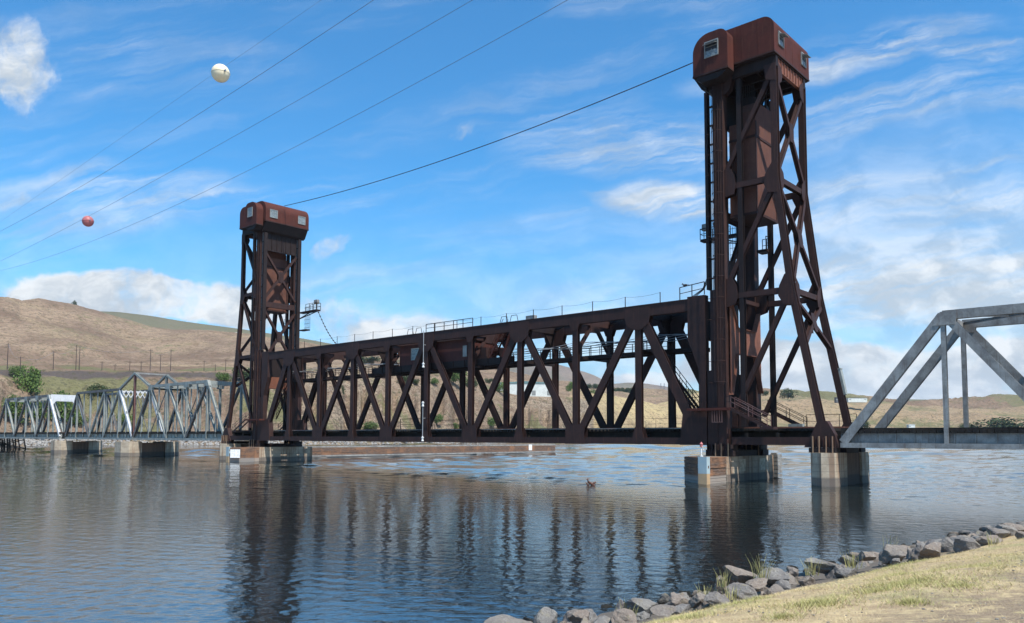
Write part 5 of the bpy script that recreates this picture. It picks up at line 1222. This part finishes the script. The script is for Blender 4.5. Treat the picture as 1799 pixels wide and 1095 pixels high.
# reed and dry weed tufts among the boulders
def tuft(px, y, z, n_, hh, label, green=.35):
    c = uz(px, y, z); m_ = MB(); r2 = random.Random(px)
    for i in range(n_):
        a = r2.uniform(0, 6.283); rr = r2.uniform(0, .16); b = c+Vector((rr*math.cos(a), rr*math.sin(a), -.15)); h_ = hh*r2.uniform(.5, 1.1); ln = Vector((math.cos(a), math.sin(a), 0))*h_*r2.uniform(.05, .45)
        m_.tube([b, b+ln*.35+Vector((0, 0, h_*.55)), b+ln+Vector((0, 0, h_))], .007, 3, .002)
    return tag(obj('weed_tuft', m_, M['reed'], org=c), label, 'weeds', 'weed tufts among the boulders')
M['reed'] = flat('dry_reed', (.36, .33, .14), .8, .2, .3, 6)
tuft(1272, 1018, 1.2, 26, .36, 'tall dry reeds left of the tan ridge boulder'); tuft(1338, 1005, 1.2, 30, .5, 'tallest reeds rising against the dark reflection'); tuft(1240, 1042, 1.3, 26, .3, 'spiky weeds right of the blocky grey boulder')
tuft(1284, 1040, 1.4, 22, .28, 'short straw clump beside the bluish boulder'); tuft(1500, 985, 1.6, 24, .35, 'dry grass clump between flat mossy and rounded boulders'); tuft(1428, 998, 1.5, 20, .35, 'dry weeds at the foot of the flat mossy boulder'); tuft(1100, 1078, 1.3, 14, .4, 'thin bent stalks near the pinkish boulder'); tuft(1563, 958, 1.4, 8, .5, 'single leaning stalks on the pointed boulder'); tuft(1745, 950, 1.6, 26, .35, 'dry tuft below the grey sloping boulder')

# ------------------------------------------------------------------ small things
# bird on the railing at the end of the raised span
b0 = Vector((78.6, -.3, TT+1.32)); m_ = MB()
m_.ball(b0+Vector((0, 0, .16)), .13, 12, 8, (1.9, .9, .85)); m_.ball(b0+Vector((-.27, 0, .30)), .075, 10, 7); m_.tube([b0+Vector((-.33, 0, .29)), b0+Vector((-.44, 0, .27))], .02, 6, .004)
m_.tube([b0+Vector((-.18, 0, .18)), b0+Vector((-.26, 0, .28))], .08, 8, .06); m_.poly([b0+Vector(q) for q in ((.2, -.06, .2), (.2, .06, .2), (.48, .05, .12), (.48, -.05, .12))], (0, 0, -.02), (0, 0, .02))
for y in (-.04, .04): m_.tube([b0+Vector((0, y, -.02)), b0+Vector((.01, y, .1))], .012, 5)
tag(obj('bird', m_, M['bird'], org=b0, smooth=True), 'dark bird perched on the railing at the near end of the raised span', 'bird')
d0_ = Vector((76.9, -14.0, 0)); m_ = MB(); m_.tube([d0_+Vector((.35, .32, -.2)), d0_+Vector((.12, .1, .10)), d0_+Vector((-.12, -.12, .30)), d0_+Vector((-.2, -.16, .5)), d0_+Vector((-.12, -.1, .6))], .15, 9, .07)
m_.tube([d0_+Vector((.1, .1, .05)), d0_+Vector((.3, .27, .25)), d0_+Vector((.36, .34, .27))], .12, 8, .05); m_.tube([d0_+Vector((-.05, -.05, -.1)), d0_+Vector((-.22, -.2, .14)), d0_+Vector((-.27, -.24, .26))], .1, 7, .04)
tag(obj('driftwood', m_, M['drift'], org=d0_, smooth=True), 'small snag of reddish driftwood poking out of the calm water', 'driftwood')

# ------------------------------------------------------------------ haze over the valley
hb = MB(); hb.box(-11500, 6800, -6800, 12000, -8, 640)
hm_ = bpy.data.materials.new('valley_haze'); hm_.use_nodes = True; q = hm_.node_tree
for n_ in list(q.nodes):
    if n_.type != 'OUTPUT_MATERIAL': q.nodes.remove(n_)
pv = q.nodes.new('ShaderNodeVolumePrincipled'); pv.inputs['Color'].default_value = (.70, .84, 1, 1); pv.inputs['Density'].default_value = .00004; pv.inputs['Anisotropy'].default_value = .1
q.links.new(pv.outputs[0], [n_ for n_ in q.nodes if n_.type == 'OUTPUT_MATERIAL'][0].inputs['Volume'])
HZ = tag(obj('haze', hb, hm_, org=(0, 0, 0)), 'thin blue summer haze that softens the far hills', 'haze', kind='stuff')
